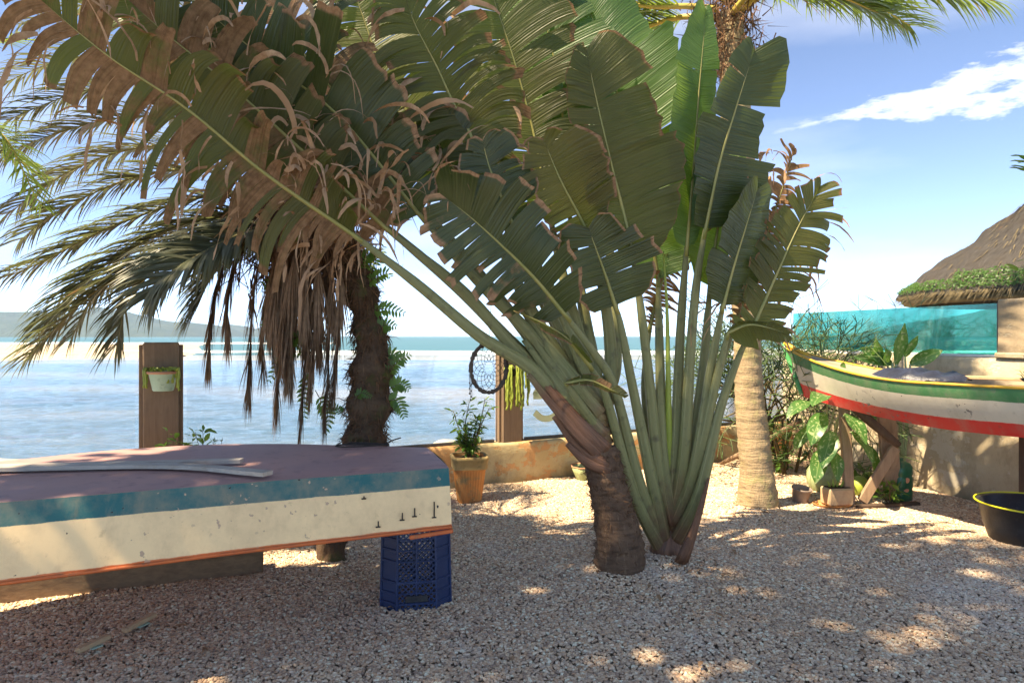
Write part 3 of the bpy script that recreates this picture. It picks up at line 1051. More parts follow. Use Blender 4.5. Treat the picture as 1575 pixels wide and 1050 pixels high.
# transom
A, B = nr[0], fr[0]
T0 = nrm(nr[1] - nr[0]); T1 = nrm(fr[1] - fr[0])
m = MB(); rows, uv = [], []
No0 = np.array([-T0[1], T0[0], 0]); No1 = -np.array([-T1[1], T1[0], 0])
for i in range(13):
    s = i / 12
    row = []
    for k in range(9):
        q = k / 8
        a = A + No0 * (.075 * q + .01 * math.sin(q * math.pi)); b = B + No1 * (.075 * q + .01 * math.sin(q * math.pi))
        p = a + (b - a) * s + np.array([.92, .39, 0]) * .012 * math.sin(math.pi * s)
        row.append((p[0], p[1], ZT - .004 + (ZB - .005 - ZT + .004) * q + .004 * math.sin(math.pi * s) * (1 - q)))
        uv.append((s, q))
    rows.append(row)
m.grid(rows, uv=uv)
m.build('transom', MT['hull_left'], dg)
# rub rail at the lower lip
for line, sgn in ((nr, 1), (fr, -1)):
    P = []
    for i in range(n_):
        T = nrm(line[min(i + 1, n_ - 1)] - line[max(i - 1, 0)])
        P.append(line[i] + np.array([-T[1], T[0], 0]) * sgn * .078 + np.array([0, 0, ZB - .004 - .145 * i / (n_ - 1)]))
    m = MB(); m.tube(P, .008, 6); m.build('rub_rail', MT['orange'], dg)
m = MB()
a = nr[0] + No0 * .08 + np.array([0, 0, ZB - .022])
m.bar(a + np.array([.005, 0, 0]), a + T0 * .20 + np.array([0, 0, -.016]), .02, .018, bev=.004); m.build('rail_end', MT['orange'], dg, smooth=False)
# dark nail scars near the transom end
sc_ = MB()
for (px, py, h_) in [(667, 782, 24), (637, 786, 13), (618, 792, 11), (581, 803, 9), (560, 765, 4)]:
    p = None
    k = (px - 787.5) / 1050
    # meet the near side plane
    a_, d_ = nr[0] + No0 * .05, nrm(nr[8] - nr[0])
    y = (a_[1] - a_[0] * d_[1] / d_[0]) / (1 - k * d_[1] / d_[0])
    c_ = np.array([k * y, y, CAMH - (py - 517) / 1050 * y])
    c_ += np.array([No0[0], No0[1], 0]) * (.002 + .075 * ((ZT - c_[2]) / (ZT - ZB)) - .05 + .012)
    hh = h_ / 1050 * y
    s_ = MB(); s_.bar(c_ - np.array([0, 0, hh / 2]), c_ + np.array([0, 0, hh / 2]), .006, .005, up=No0, bev=0.001)
    s_.bar(c_ - np.array([0, 0, hh / 2]) - d_ * .010, c_ - np.array([0, 0, hh / 2]) + d_ * .012, .006, .005, up=No0, bev=.001)
    s_.build('nail_scar', MT['cord'], dg, smooth=False)

# two grey laths on top
for (pa, pb, wd, lab) in [(((-60, 719), (372, 708)), None, .055, 'grey wooden lath lying farther back on the upturned dinghy'), (((-60, 722), (250, 716), (412, 728)), None, .062, 'longer grey wooden lath lying nearer on the upturned dinghy')]:
    P = []
    for (px, py) in pa:
        zt_ = ZT - .065 * np.interp(px, [-60, 690], [.62, 0]) + .024
        d = (CAMH - zt_) * 1050 / (py - 517)
        P.append(np.array([(px - 787.5) / 1050 * d, d, zt_]))
    Q = curve(P, 14)
    m = MB(); rows = []
    for i, p in enumerate(Q):
        T = nrm(Q[min(i + 1, 13)] - Q[max(i - 1, 0)]); S = nrm(np.cross(T, [0, 0, 1]))
        a = S * wd / 2
        u = np.array([0, 0, .009])
        rows.append([p - a - u, p + a - u, p + a + u, p - a + u, p - a - u])
    m.grid(rows)
    m.f += [(0, 1, 2, 3), tuple(len(m.v) - 5 + k for k in (3, 2, 1, 0))]
    tag(m.build('wooden_lath', MT['lath'], smooth=False, org=Q[7]), lab, 'lath')

# timber beam under the dinghy
a, b = gnd(-120, 944), gnd(398, 885)
m = MB(); m.bar(a + np.array([0, 0.08, .075]), b + np.array([0, .08, .075]), .16, .145, bev=.012)
tag(m.build('timber_beam', MT['timber'], smooth=False, org=(a + b) / 2), 'thick brown timber beam lying on the gravel under the dinghy', 'beam')


# crate
def crate():
    c = np.array([gnd(632, 943)[0], gnd(632, 943)[1] + .17, 0.0])
    t = thing('plastic_crate', 'navy blue lattice plastic crate standing on end under the dinghy', 'crate', c)
    rz = R(10)
    Mz = np.array([[math.cos(rz), -math.sin(rz), 0], [math.sin(rz), math.cos(rz), 0], [0, 0, 1]])
    H, Wd, ch = .585, .185, .082
    def oct(s):
        h = Wd * s; q = ch
        return [np.array(p) for p in [(-h + q, -h), (h - q, -h), (h, -h + q), (h, h - q), (h - q, h), (-h + q, h), (-h, h - q), (-h, -h + q)]]
    def P(p, z, s=1.0, off=0.0):
        return c + Mz @ np.array([p[0] * s, p[1] * s, z])
    scale = lambda z: 1.0 + .07 * (1 - z / H) - .035
    o = oct(1.0)
    # horizontal ribs right round
    for z in (.012, .06, .115, .175, .285, .345, .405, .57):
        m = MB()
        for i in range(8):
            a, b = o[i], o[(i + 1) % 8]
            lattice = i % 2 == 0
            s = scale(z)
            m.bar(P(a, z, s), P(b, z, s), .012, .014 if not lattice or z in (.012, .06, .175, .57) else .008, bev=.002)
        m.build('rib', MT['crate'], t, smooth=False)
    for i in range(8):                                          # upright corners
        m = MB(); m.bar(P(o[i], .006, scale(0)), P(o[i], H - .006, scale(H)), .013, .013, up=(1, .3, 0), bev=.003)
        m.build('corner_post', MT['crate'], t, smooth=False)
    for i in (1, 3, 5, 7):                                      # solid chamfer panels
        a, b = o[i], o[(i + 1) % 8]
        m = MB()
        q = [P(a, .01, scale(0) * .985), P(b, .01, scale(0) * .985), P(b, H - .01, scale(H) * .985), P(a, H - .01, scale(H) * .985)]
        inn = [x + (c + np.array([0, 0, x[2]]) - x) * .03 for x in q]
        m.add(q + inn, [(0, 1, 2, 3), (7, 6, 5, 4), (0, 4, 5, 1), (2, 6, 7, 3), (1, 5, 6, 2), (3, 7, 4, 0)])
        m.build('corner_panel', MT['crate'], t, smooth=False)
    for i in (0, 2, 4, 6):                                      # diagonal lattice
        a, b = o[i], o[(i + 1) % 8]
        m = MB()
        Lw = np.linalg.norm(b - a)
        st = .030
        for sg in (-1, 1):
            k = -Lw
            while k < H + Lw:
                pts = []
                # line: z = k + sg * x
                x0, x1 = 0.0, Lw
                z0, z1 = k + sg * x0, k + sg * x1
                lo, hi = .012, H - .015
                def clip(x0, z0, x1, z1):
                    if z0 > z1:
                        x0, z0, x1, z1 = x1, z1, x0, z0
                    if z1 <= lo or z0 >= hi: return None
                    if z0 < lo: x0, z0 = x0 + (x1 - x0) * (lo - z0) / (z1 - z0), lo
                    if z1 > hi: x1, z1 = x0 + (x1 - x0) * (hi - z0) / (z1 - z0), hi
                    return x0, z0, x1, z1
                r = clip(x0, z0, x1, z1)
                if r:
                    pa, pb = a + (b - a) * r[0] / Lw, a + (b - a) * r[2] / Lw
                    out_ = nrm(np.append((a + b) / 2, 0)) * (.0 if sg > 0 else -.004)
                    m.bar(P(pa, r[1], scale(r[1])) + Mz @ out_, P(pb, r[3], scale(r[3])) + Mz @ out_, .0068, .006, up=Mz @ nrm(np.append((a + b) / 2, 0)), bev=0)
                k += st
        m.build('lattice_panel', MT['crate'], t, smooth=False)['kind'] = 'stuff'
        m = MB(); mid = (a + b) / 2
        m.bar(P(mid, .012, scale(0)), P(mid, H - .012, scale(H)), .012, .010, up=(1, .3, 0), bev=.002)
        m.build('rib', MT['crate'], t, smooth=False)
        if i == 0:
            m = MB(); z = .087
            m.bar(P(a + (b - a) * .22, z, scale(z) * 1.02), P(a + (b - a) * .78, z, scale(z) * 1.02), .012, .036, bev=.003)
            m.build('name_plate', MT['basin'], t, smooth=False)
    m = MB()
    ring = [P(p, .012, scale(0) * .97) for p in o]
    top = [p + np.array([0, 0, .008]) for p in ring]
    m.add(ring + top, [tuple(range(8))[::-1], tuple(range(8, 16))] + [(i, (i + 1) % 8, 8 + (i + 1) % 8, 8 + i) for i in range(8)])
    m.build('base', MT['crate'], t, smooth=False)


crate()


# ------------------------------------------------------------------ canoe on a trestle at the right
def canoe():
    bow = np.array([2.60, 6.45, 0])
    ax = nrm([.62, -.785, 0]); sd = np.array([ax[1], -ax[0], 0])        # sd points to the camera side
    L = 4.4
    t = thing('wooden_canoe', 'painted wooden canoe with yellow rail, green and white sides and red bottom', 'boat', bow + ax * 1.5 + np.array([0, 0, .78]))
    n = 60
    def beam(s): return .50 * (1 - max(0, 1 - s / .42) ** 1.9) * (1 if s < .6 else 1 - ((s - .6) / .4) ** 2.2 * .6)
    def zg(s): return 1.145 + .235 * max(0, 1 - s / .30) ** 2 + .06 * max(0, (s - .6) / .4) ** 2
    def zb(s): return .795 + .15 * max(0, 1 - s / .34) ** 1.6
    def foot(s): return .16 + s * (L - .16 - .1)                        # keel starts aft of the raked stem
    rows_n, rows_f, uvs, rail_n, rail_f, inn = [], [], [], [], [], []
    for i in range(n):
        s = i / (n - 1)
        s = s ** 1.35
        g_ = bow + ax * L * s
        k_ = bow + ax * foot(s)
        b = beam(s)
        rn, rf = [], []
        for k in range(11):
            q = k / 10
            c_ = g_ + (k_ - g_) * q
            wd = b * (1 - .42 * q ** 1.5)
            z = zg(s) + (zb(s) - zg(s)) * q
            for sg, row in ((1, rn), (-1, rf)):
                p = c_ + sd * sg * (wd + .012 * (s > .01))
                row.append((p[0], p[1], z))
            uvs.append((s * 4, q))
        rows_n.append(rn); rows_f.append(rf)
        rail_n.append(np.array(rn[0]) + np.array([0, 0, .008])); rail_f.append(np.array(rf[0]) + np.array([0, 0, .008]))
    m = MB(); m.grid(rows_n, uv=uvs); hn_ = m.build('near_side', MT['hull_right'], t)
    m = MB(); m.grid(rows_f, uv=uvs); m.build('far_side', MT['hull_right'], t)
    m = MB(); m.grid([[a[-1], b[-1]] for a, b in zip(rows_n, rows_f)]); m.build('bottom', MT['hull_right'], t)
    for P in (rail_n, rail_f):
        m = MB(); m.tube(P, .014, 8, flat=.75, flatdir=(0, 0, 1)); m.build('rail', MT['yellow'], t)
    # inner lining and floor
    for rows in (rows_n, rows_f):
        sgn = 1 if rows is rows_n else -1
        m = MB(); m.grid([[np.array(r[k]) - sd * sgn * .022 for k in range(0, 11)] for r in rows[4:]]); m.build('lining', MT['hull_inside'], t)
    m = MB(); m.grid([[np.array(a[4]) - sd * .022, np.array(b[4]) + sd * .022] for a, b in zip(rows_n[4:], rows_f[4:])]); m.build('inner_floor', MT['hull_inside'], t)
    # foredeck, thwarts, stem
    m = MB(); m.grid([[np.array(a[0]) + np.array([0, 0, .004]) - sd * .01, np.array(b[0]) + np.array([0, 0, .004]) + sd * .01] for a, b in zip(rows_n[1:22], rows_f[1:22])]); m.build('foredeck', MT['hull_inside'], t)
    st_ = [np.array([*(bow + ax * (-.03))[:2], 1.43]), np.array([*(bow - ax * .012)[:2], 1.35]), np.array([*(bow + ax * .07)[:2], 1.15]), np.array([*(bow + ax * .15)[:2], .955])]
    m = MB(); m.tube(curve(st_, 16), [.024] * 14 + [.022, .018], 8); m.build('stem', MT['stem_green'], t)
    m = MB(); m.tube(curve([st_[0] + np.array([0, 0, .0]), st_[0] + ax * .10 + np.array([0, 0, -.045]), st_[0] + ax * .26 + np.array([0, 0, -.135])], 8), .022, 8); m.build('stem_cap', MT['yellow'], t)
    for s in (.40, .62):
        p = bow + ax * L * s
        m = MB(); m.box((p[0], p[1], 1.115), (2 * beam(s) - .05, .13, .022), rz=math.atan2(sd[1], sd[0]), bev=.004); m.build('thwart', MT['pine'], t, smooth=False)
    return bow, ax, sd, t


bow, ax, sd, canoe_t = canoe()


def canoe_pt(px, py, z):
    d = (CAMH - z) * 1050 / (py - 517)
    return np.array([(px - 787.5) / 1050 * d, d, z])


# black tarpaulin bundled in the canoe
c0 = bow + ax * .80; c1 = bow + ax * 1.50
m = MB(); rows = []
for i in range(26):
    s = i / 25
    c_ = c0 + (c1 - c0) * s
    row = []
    for k in range(13):
        a = math.pi * k / 12
        wd = .27 * (.25 + .75 * math.sin(math.pi * min(1, s * 1.02 + .02)) ** .4)
        hh = .075 * (.3 + .7 * math.sin(math.pi * s) ** .5) * (1 + .9 * mnoise.noise((s * 7, k * .35, 1)))
        row.append(c_ + sd * (math.cos(a) * wd) + np.array([0, 0, 1.155 + hh * math.sin(a) + .012 * mnoise.noise((s * 20, k, 4))]))
    rows.append(row)
m.grid(rows)
tag(m.build('tarpaulin', MT['tarp'], org=(c0 + c1) / 2 + np.array([0, 0, 1.1])), 'crumpled black tarpaulin lying over the front of the canoe', 'tarpaulin')
# pale plank across the canoe
a, b = bow + ax * 1.42 + np.array([0, 0, 1.180]) - sd * .05, bow + ax * 2.1 + np.array([0, 0, 1.178]) - sd * .28
m = MB(); m.bar(a, b, .10, .025, bev=.004)
m.bar(b - (b - a) * .3 + np.array([0, 0, .026]), b + np.array([0, 0, .026]), .085, .026, bev=.006)
tag(m.build('paddle_plank', MT['pine'], smooth=False, org=(a + b) / 2), 'pale wooden plank laid along the canoe behind the tarpaulin', 'plank')
# grey bowl of grass on the canoe
bp = bow + ax * 2.02 + sd * .40 + np.array([0, 0, 1.178])
t = thing('grass_bowl', 'small grey bowl of thin grass standing on the rail of the canoe', 'planter', bp)
m = MB(); m.lathe(bp, [(.035, .0), (.055, .006), (.082, .03), (.088, .036), (.080, .034), (.07, .026), (.01, .026)], 24); m.build('bowl', MT['basin'], t)
m = MB()
rr_ = random.Random(4)
for i in range(60):
    a = rr_.uniform(0, 6.28); r0 = rr_.uniform(0, .06)
    p = bp + np.array([r0 * math.cos(a), r0 * math.sin(a), .025])
    dv = nrm([math.cos(a) * .5 + rr_.gauss(0, .25), math.sin(a) * .5 + rr_.gauss(0, .25), 1])
    L = rr_.uniform(.05, .13)
    s_ = nrm(np.cross(dv, [rr_.gauss(0, 1), rr_.gauss(0, 1), 0])) * .0035
    q = p + dv * L * .6
    e = q + (dv + np.array([math.cos(a) * .6, math.sin(a) * .6, -.5])) * L * .4
    m.add([p - s_, p + s_, q + s_ * .8, q - s_ * .8, e], [(0, 1, 2, 3), (3, 2, 4)])
m.build('grass', MT['green'], t)['kind'] = 'stuff'

# trestle
tr = thing('wooden_trestle', 'rough wooden trestle of crossed planks holding up the canoe', 'trestle', (3.2, 6.1, 0))
m = MB(); m.bar(at(1307, 779, 6.0) * [1, 1, 0] + [0, 0, .0], at(1297, 612, 6.02), .085, .05, up=(0, 1, 0), bev=.006); m.build('leg', MT['trestle'], tr, smooth=False)
m = MB(); m.bar(at(1374, 772, 6.2) * [1, 1, 0], at(1362, 628, 6.08), .155, .05, up=(0, 1, 0), bev=.006); m.build('leg', MT['trestle'], tr, smooth=False)
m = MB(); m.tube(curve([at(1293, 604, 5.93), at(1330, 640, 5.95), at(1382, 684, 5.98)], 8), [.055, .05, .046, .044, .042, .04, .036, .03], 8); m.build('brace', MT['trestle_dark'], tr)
m = MB(); m.bar(at(1326, 771, 5.98), at(1377, 688, 6.03), .09, .035, up=(0, 1, 0), bev=.005); m.build('brace', MT['trestle'], tr, smooth=False)
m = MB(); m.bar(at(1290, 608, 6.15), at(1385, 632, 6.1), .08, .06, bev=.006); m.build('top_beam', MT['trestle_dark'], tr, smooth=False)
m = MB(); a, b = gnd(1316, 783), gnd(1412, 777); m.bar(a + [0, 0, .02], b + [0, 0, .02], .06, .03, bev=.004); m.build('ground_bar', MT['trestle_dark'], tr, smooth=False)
# second support, at the right picture edge
m = MB(); m.bar((4.02, 5.34, 0), (4.02, 5.34, .80), .07, .07, up=(0, 1, 0), bev=.006)
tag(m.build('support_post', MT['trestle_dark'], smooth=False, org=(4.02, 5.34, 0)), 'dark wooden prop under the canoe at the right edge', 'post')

# ------------------------------------------------------------------ pots, jug, basin and other small things
def broad_leaf(m, base, tip_dir, length, width, up=(0, 0, 1), droop=.5, dry=0.0, fold=.18, n=9, seed=0):
    d = nrm(tip_dir); p = np.asarray(base, float)
    rows, uv, dd = [], [], []
    for i in range(n):
        t = i / (n - 1)
        wd = width / 2 * max(.0, math.sin(math.pi * min(1, t * .94 + .05)) ** .75) * (1 - .25 * t)
        S = nrm(np.cross(d, up)); U = np.cross(S, d)
        wv = .05 * width * math.sin(t * 9 + seed)
        rows.append([p - S * wd + U * (wd * fold + wv), p - S * wd * .5 + U * wd * fold * .4, p, p + S * wd * .5 + U * wd * fold * .4, p + S * wd + U * (wd * fold - wv)])
        uv += [(t, 0), (t, .25), (t, .5), (t, .75), (t, 1)]
        p = p + d * length / (n - 1)
        d = nrm(d + np.array([0, 0, -droop / (n - 1)]))
    m.grid(rows, uv=uv, dry=[dry] * (5 * n))


# terracotta pot with young citrus
pp = gnd(720, 777); pp = pp + np.array([0, .15, 0])
t = thing('terracotta_pot', 'square topped ribbed terracotta pot beside the end of the dinghy', 'plant pot', pp)
def sq(a, i): 
    e = 7.0 if i > 5 else 3.4
    k = (abs(math.cos(a)) ** e + abs(math.sin(a)) ** e) ** (-1 / e)
    flute = 1 + (.022 * math.cos(a * 36) if 1 <= i <= 4 else 0)
    return k * flute
m = MB(); m.lathe(pp, [(.10, .0), (.105, .01), (.118, .10), (.130, .20), (.140, .285), (.145, .30), (.149, .31), (.152, .385), (.158, .392), (.160, .415), (.150, .420), (.138, .412), (.134, .36)], 144, fn=sq, rz=.2)
m.build('pot_body', MT['terracotta'], t)
m = MB(); m.lathe(pp, [(.154, .312), (.157, .384), (.1625, .390), (.1655, .418), (.152, .425), (.139, .419)], 96, fn=lambda a, i: sq(a, 9), rz=.2); m.build('pot_rim', MT['terra_rim'], t)
m = MB(); m.lathe(pp, [(.142, .385), (.10, .398), (.05, .405), (.001, .41)], 40, fn=lambda a, i: (sq(a, 9) if i < 1 else 1)); m.build('soil', MT['potsoil'], t)


def bushy(t, base, targets, leaf, nleaf, mat_leaf, mat_stem, seed, size=(.03, .06), spread=.05, r0=.008):
    rr_ = random.Random(seed)
    ms, ml = MB(), MB()
    for tg in targets:
        P = curve([base, base + (np.asarray(tg) - base) * .5 + np.array([rr_.gauss(0, .03), rr_.gauss(0, .03), .02]), tg], 9)
        ms.tube(P, [r0 * (1 - .08 * i) for i in range(9)], 5)
        for k in range(nleaf):
            s = rr_.uniform(.22, 1.0)
            i = min(7, int(s * 8)); f = s * 8 - i
            p = P[i] + (P[i + 1] - P[i]) * f
            dv = nrm([rr_.gauss(0, 1), rr_.gauss(0, 1), rr_.gauss(.25, .6)])
            p2 = p + dv * rr_.uniform(.01, spread)
            L = rr_.uniform(*size)
            broad_leaf(ml, p2, dv, L, L * .48, up=nrm([rr_.gauss(0, .4), rr_.gauss(0, .4), 1]), droop=rr_.uniform(.2, .9), n=5)
            ms.tube([p, p2], .0016, 3, cap=False)
    ms.build('stem', mat_stem, t)
    return ml.build('foliage', mat_leaf, t)


dcp = pp[1]
cit = thing('citrus_sapling', 'young leafy citrus sapling growing in the terracotta pot', 'plant', pp + np.array([0, 0, .40]))
bushy(cit, pp + np.array([0, 0, .40]), [at(722, 617, dcp), at(746, 612, dcp - .05), at(697, 632, dcp + .05), at(735, 640, dcp + .05), at(705, 668, dcp - .05), at(752, 628, dcp), at(716, 650, dcp - .08), at(728, 670, dcp + .03), at(712, 685, dcp)], None, 40, MT['green'], MT['stem_brown'], 5, size=(.045, .08))

# scalloped green pot by the wall
gp_ = gnd(900, 744) + np.array([0.02, .12, 0])
t = thing('scalloped_pot', 'green scalloped pot with a reddish rim at the foot of the sea wall', 'plant pot', gp_)
scal = lambda a, i: 1 + (.05 * math.cos(a * 9) if i >= 2 else 0)
m = MB(); m.lathe(gp_, [(.085, 0), (.09, .01), (.125, .09), (.15, .155), (.145, .157), (.11, .10), (.001, .10)], 72, fn=scal); m.build('pot_body', MT['pot_green'], t)
m = MB(); m.lathe(gp_, [(.147, .152), (.155, .160), (.152, .168), (.142, .160)], 72, fn=lambda a, i: scal(a, 3)); m.build('pot_rim', MT['pot_rimred'], t)

# small brown nursery pot
q = gnd(1234, 777)
t = thing('nursery_pot', 'small brown plastic nursery pot tilted on the gravel beside the palm trunk', 'plant pot', q)
m = MB(); m.lathe(q + [0, .06, -.006], [(.001, .002), (.062, .0), (.065, .01), (.078, .13), (.086, .133), (.088, .148), (.080, .150), (.075, .14), (.062, .02), (.001, .018)], 32)
o = m.build('pot_body', MT['pot_brown'], t); o.rotation_euler = (R(9), R(5), 0)

# wooden planter block on a saucer
q = gnd(1292, 783)
t = thing('block_planter', 'orange brown block planter on a shallow saucer in front of the trestle leg', 'plant pot', q)
m = MB(); m.lathe(q + [-.03, .08, 0], [(.001, .006), (.13, .004), (.155, .024), (.163, .036), (.155, .034), (.13, .018), (.001, .016)], 40, sx=1.05, sy=.75); m.build('saucer', MT['terracotta'], t)
m = MB(); m.box(q + [.01, .08, .10], (.23, .15, .15), rz=.15, bev=.012); m.build('pot_body', MT['pine'], t, smooth=False)
m = MB(); m.box(q + [.01, .08, .177], (.19, .11, .006), rz=.15); m.build('soil', MT['potsoil'], t, smooth=False)
m = MB()
for k in range(4):
    p = q + [.0 + .03 * k - .05, .08, .175]; m.tube(curve([p, p + [.01 * (k - 1), 0, .03], p + [.02 * (k - 1), .01, .05 + .02 * (k % 2)]], 5), [.01, .011, .009, .006, .003], 6)
m.build('sprout', MT['succulent'], t)

# coconuts and glazed jar behind the trestle
for (px, py, r0, lab) in [(1341, 772, .085, 'yellow green coconut on the ground under the crossed trestle planks'), (1356, 762, .08, 'greener coconut behind the crossed trestle planks')]:
    q = gnd(px, py) + np.array([0, .22, 0])
    m = MB(); m.lathe(q, [(.001, .0)] + [(r0 * math.sin(math.pi * k / 11) * (1 + .03 * math.sin(k)), r0 * 1.15 * (1 - math.cos(math.pi * k / 11))) for k in range(1, 11)] + [(.001, r0 * 2.3)], 24, fn=lambda a, i: 1 + .035 * math.cos(3 * a))
    tag(m.build('coconut', MT['melon'], org=q), lab, 'coconut', 'coconuts under the trestle')
q = gnd(1273, 760) + np.array([0, .1, 0])
t = thing('glazed_jar', 'squat grey green glazed jar below the variegated plant', 'plant pot', q)
m = MB(); m.lathe(q, [(.001, .002), (.09, .0), (.12, .03), (.15, .12), (.145, .20), (.11, .26), (.10, .27), (.105, .285), (.09, .285), (.085, .26), (.001, .25)], 36); m.build('pot_body', MT['pot_green'], t)

# green jug
q = gnd(1397, 776) + np.array([0, .16, 0])
t = thing('plastic_jug', 'dark green plastic jug with a torn side behind the trestle', 'jug', q)
prof = [(.001, .004), (.085, .0), (.10, .015), (.105, .10), (.098, .115), (.105, .13), (.105, .22), (.098, .235), (.105, .25), (.103, .31), (.085, .345), (.045, .365), (.036, .37), (.036, .385), (.04, .39), (.001, .392)]
m = MB(); m.lathe(q, prof, 40, fn=lambda a, i: (abs(math.cos(a)) ** 4 + abs(math.sin(a)) ** 4) ** -.25 * .97, rz=.5); m.build('jug_body', MT['jug'], t)
m = MB(); m.tube(curve([q + [-.04, -.02, .37], q + [-.08, -.03, .40], q + [-.10, -.04, .36], q + [-.095, -.04, .30]], 12), .014, 8); m.build('handle', MT['jug'], t)
m = MB()
for (dx, dz, a_, b_) in [(.020, .205, .045, .05), (.012, .115, .05, .035)]:
    pts = [q + np.array([dx + a_ * .5 * math.cos(k) * (1 + .2 * math.sin(3 * k)), -.107, dz + b_ * .5 * math.sin(k)]) for k in np.linspace(0, 6.28, 9)[:-1]]
    pts2 = [p + [0, -.003, 0] for p in pts]
    m.add(pts + pts2, [tuple(range(8)), tuple(range(8, 16))[::-1]] + [(k, (k + 1) % 8, 8 + (k + 1) % 8, 8 + k) for k in range(8)])
m.build('torn_patch', MT['pot_rimred'], t, smooth=False)['kind'] = 'stuff'

# black basin with a yellow rim
bq = gnd(1590, 854) + np.array([0.235, .30, 0])
t = thing('black_basin', 'large black plastic basin with a yellow rim at the right edge', 'basin', bq)
m = MB(); m.lathe(bq, [(.001, .004), (.26, .0), (.28, .012), (.315, .12), (.345, .265), (.365, .278), (.345, .282), (.33, .272), (.295, .11), (.26, .02), (.001, .018)], 56); m.build('basin_body', MT['basin'], t)
m = MB()
m.tube([bq + np.array([.366 * math.cos(a), .366 * math.sin(a), .283]) for a in np.linspace(0, 2 * math.pi, 65)], .0065, 8, cap=False); m.build('basin_rim', MT['basin_rim'], t)

# sloping branch behind the palm
m = MB(); m.tube(curve([gnd(1108, 716) + [0, 0, .02], at(1170, 682, 7.35), at(1232, 646, 7.0)], 10), [.022, .026, .03, .03, .029, .03, .031, .032, .032, .03], 8)
tag(m.build('fallen_branch', MT['trestle'], org=gnd(1108, 716)), 'orange brown pole leaning behind the ringed palm trunk', 'pole')
# mossy stone on the sea wall
q = lwp(2.15, .1)
m = MB(); m.lathe(q + [0, 0, -.004], [(.001, 0), (.17, .005), (.20, .09), (.17, .19), (.09, .25), (.001, .265)], 22, fn=lambda a, i: 1 + .16 * mnoise.noise((math.cos(a) * 2, math.sin(a) * 2, i * .6)))
tag(m.build('mossy_stone', MT['stone'], org=q), 'rounded mossy stone on the sea wall behind the green stalks', 'stone')
t = thing('wall_planter', 'dark box planter on the sea wall glimpsed between the green stalks', 'planter', lwp(1.62, .1))
q = lwp(1.62, .08); m = MB(); m.box((q[0], q[1], .58), (.30, .16, .09), rz=LANG, bev=.008); m.build('box', MT['trestle_dark'], t, smooth=False)
m = MB(); m.box((q[0], q[1], .477), (.10, .10, .115), rz=LANG, bev=.006); m.build('foot', MT['pot_green'], t, smooth=False)
# heap of white sand on the beach
q = np.array([-.93, 9.6, -.42])
m = MB(); m.lathe(q, [(.95, -.10), (.75, .03), (.5, .20), (.28, .36), (.12, .455), (.001, .47)], 36, fn=lambda a, i: 1 + .14 * mnoise.noise((math.cos(a) * 1.5, math.sin(a) * 1.5, i * .4)))
tag(m.build('sand_heap', MT['whitesand'], org=q), 'pale heap of sand on the beach beyond the sea wall', 'sand heap')

# chips of painted wood on the gravel
for (px, py, px2, py2, lab) in [(118, 1016, 168, 997, 'chip of cream and orange painted wood nearest on the gravel'), (190, 984, 238, 962, 'chip of cream painted wood a little farther on the gravel')]:
    a, b = gnd(px, py), gnd(px2, py2)
    t = thing('wood_chip', lab, 'wood chip', (a + b) / 2)
    m = MB(); m.bar(a + [0, 0, .046], b + [0, 0, .062], .038, .024, bev=.005); m.build('chip', MT['pine'], t, smooth=False)
    m = MB(); m.bar(a + (b - a) * .15 + [0, -.021, .048], a + (b - a) * .6 + [0, -.021, .055], .006, .014, bev=.001); m.build('orange_paint', MT['orange'], t, smooth=False)
    m = MB(); m.bar(a + (b - a) * .5 + [0.01, -.034, .042], a + (b - a) * .85 + [.01, -.034, .042], .02, .006, bev=.001); m.build('teal_paint', MT['pot_mint'], t, smooth=False)

lit = MB(); rr_ = random.Random(66)
for i in range(330):
    px, py = rr_.uniform(0, 1560), 720 + 320 * rr_.random() ** 1.3
    p = gnd(px, py)
    if i > 150:
        c_ = ((.69, 4.3), (1.08, 4.6), (2.16, 5.98), (2.9, 6.3), (1.2, 7.2), (3.3, 6.6))[i % 6]
        p = np.array([c_[0] + rr_.gauss(0, .28), c_[1] + rr_.gauss(0, .22), 0.])
    if p[1] > lwy(p[0]) - .1 or p[0] > RW(p[1]) - .1: continue
    p = p + np.array([0, 0, .040])
    L_ = rr_.uniform(.02, .07); a = rr_.uniform(0, 6.28)
    broad_leaf(lit, p, (math.cos(a), math.sin(a), rr_.uniform(0, .35)), L_, L_ * rr_.uniform(.15, .5), droop=rr_.uniform(.2, 1.2), fold=rr_.uniform(-.3, .6), n=6, dry=1.0)
tag(lit.build('leaf_litter', MT['dry_strip']), 'scattered bits of dry leaf lying on the gravel', 'leaf litter', kind='stuff')

# mint pot on the left post with trailing succulent
fp = lwp(PX[0]); face = fp + lnor * .078
q = at(254, 601, face[1] - .10); q = np.array([face[0] + lnor[0] * .10 + .02, face[1] + lnor[1] * .10, q[2]])
t = thing('hanging_pot', 'mint green pot of trailing succulent fixed to the left timber post', 'plant pot', q)
m = MB(); m.lathe(q, [(.001, .0), (.072, .0), (.078, .008), (.105, .135), (.112, .138), (.113, .155), (.104, .157), (.098, .14), (.001, .138)], 36); m.build('pot_body', MT['pot_mint'], t)
m = MB(); m.lathe(q + [0, 0, .15], [(.116, -.012), (.123, .0), (.116, .010), (.106, .004)], 36); m.build('pot_rim', MT['pot_rimred'], t)
m = MB(); m.bar(q + [0, .06, .10], q - lnor * .115 + [0, 0, .10], .02, .012); m.build('bracket', MT['metal_dark'], t, smooth=False)


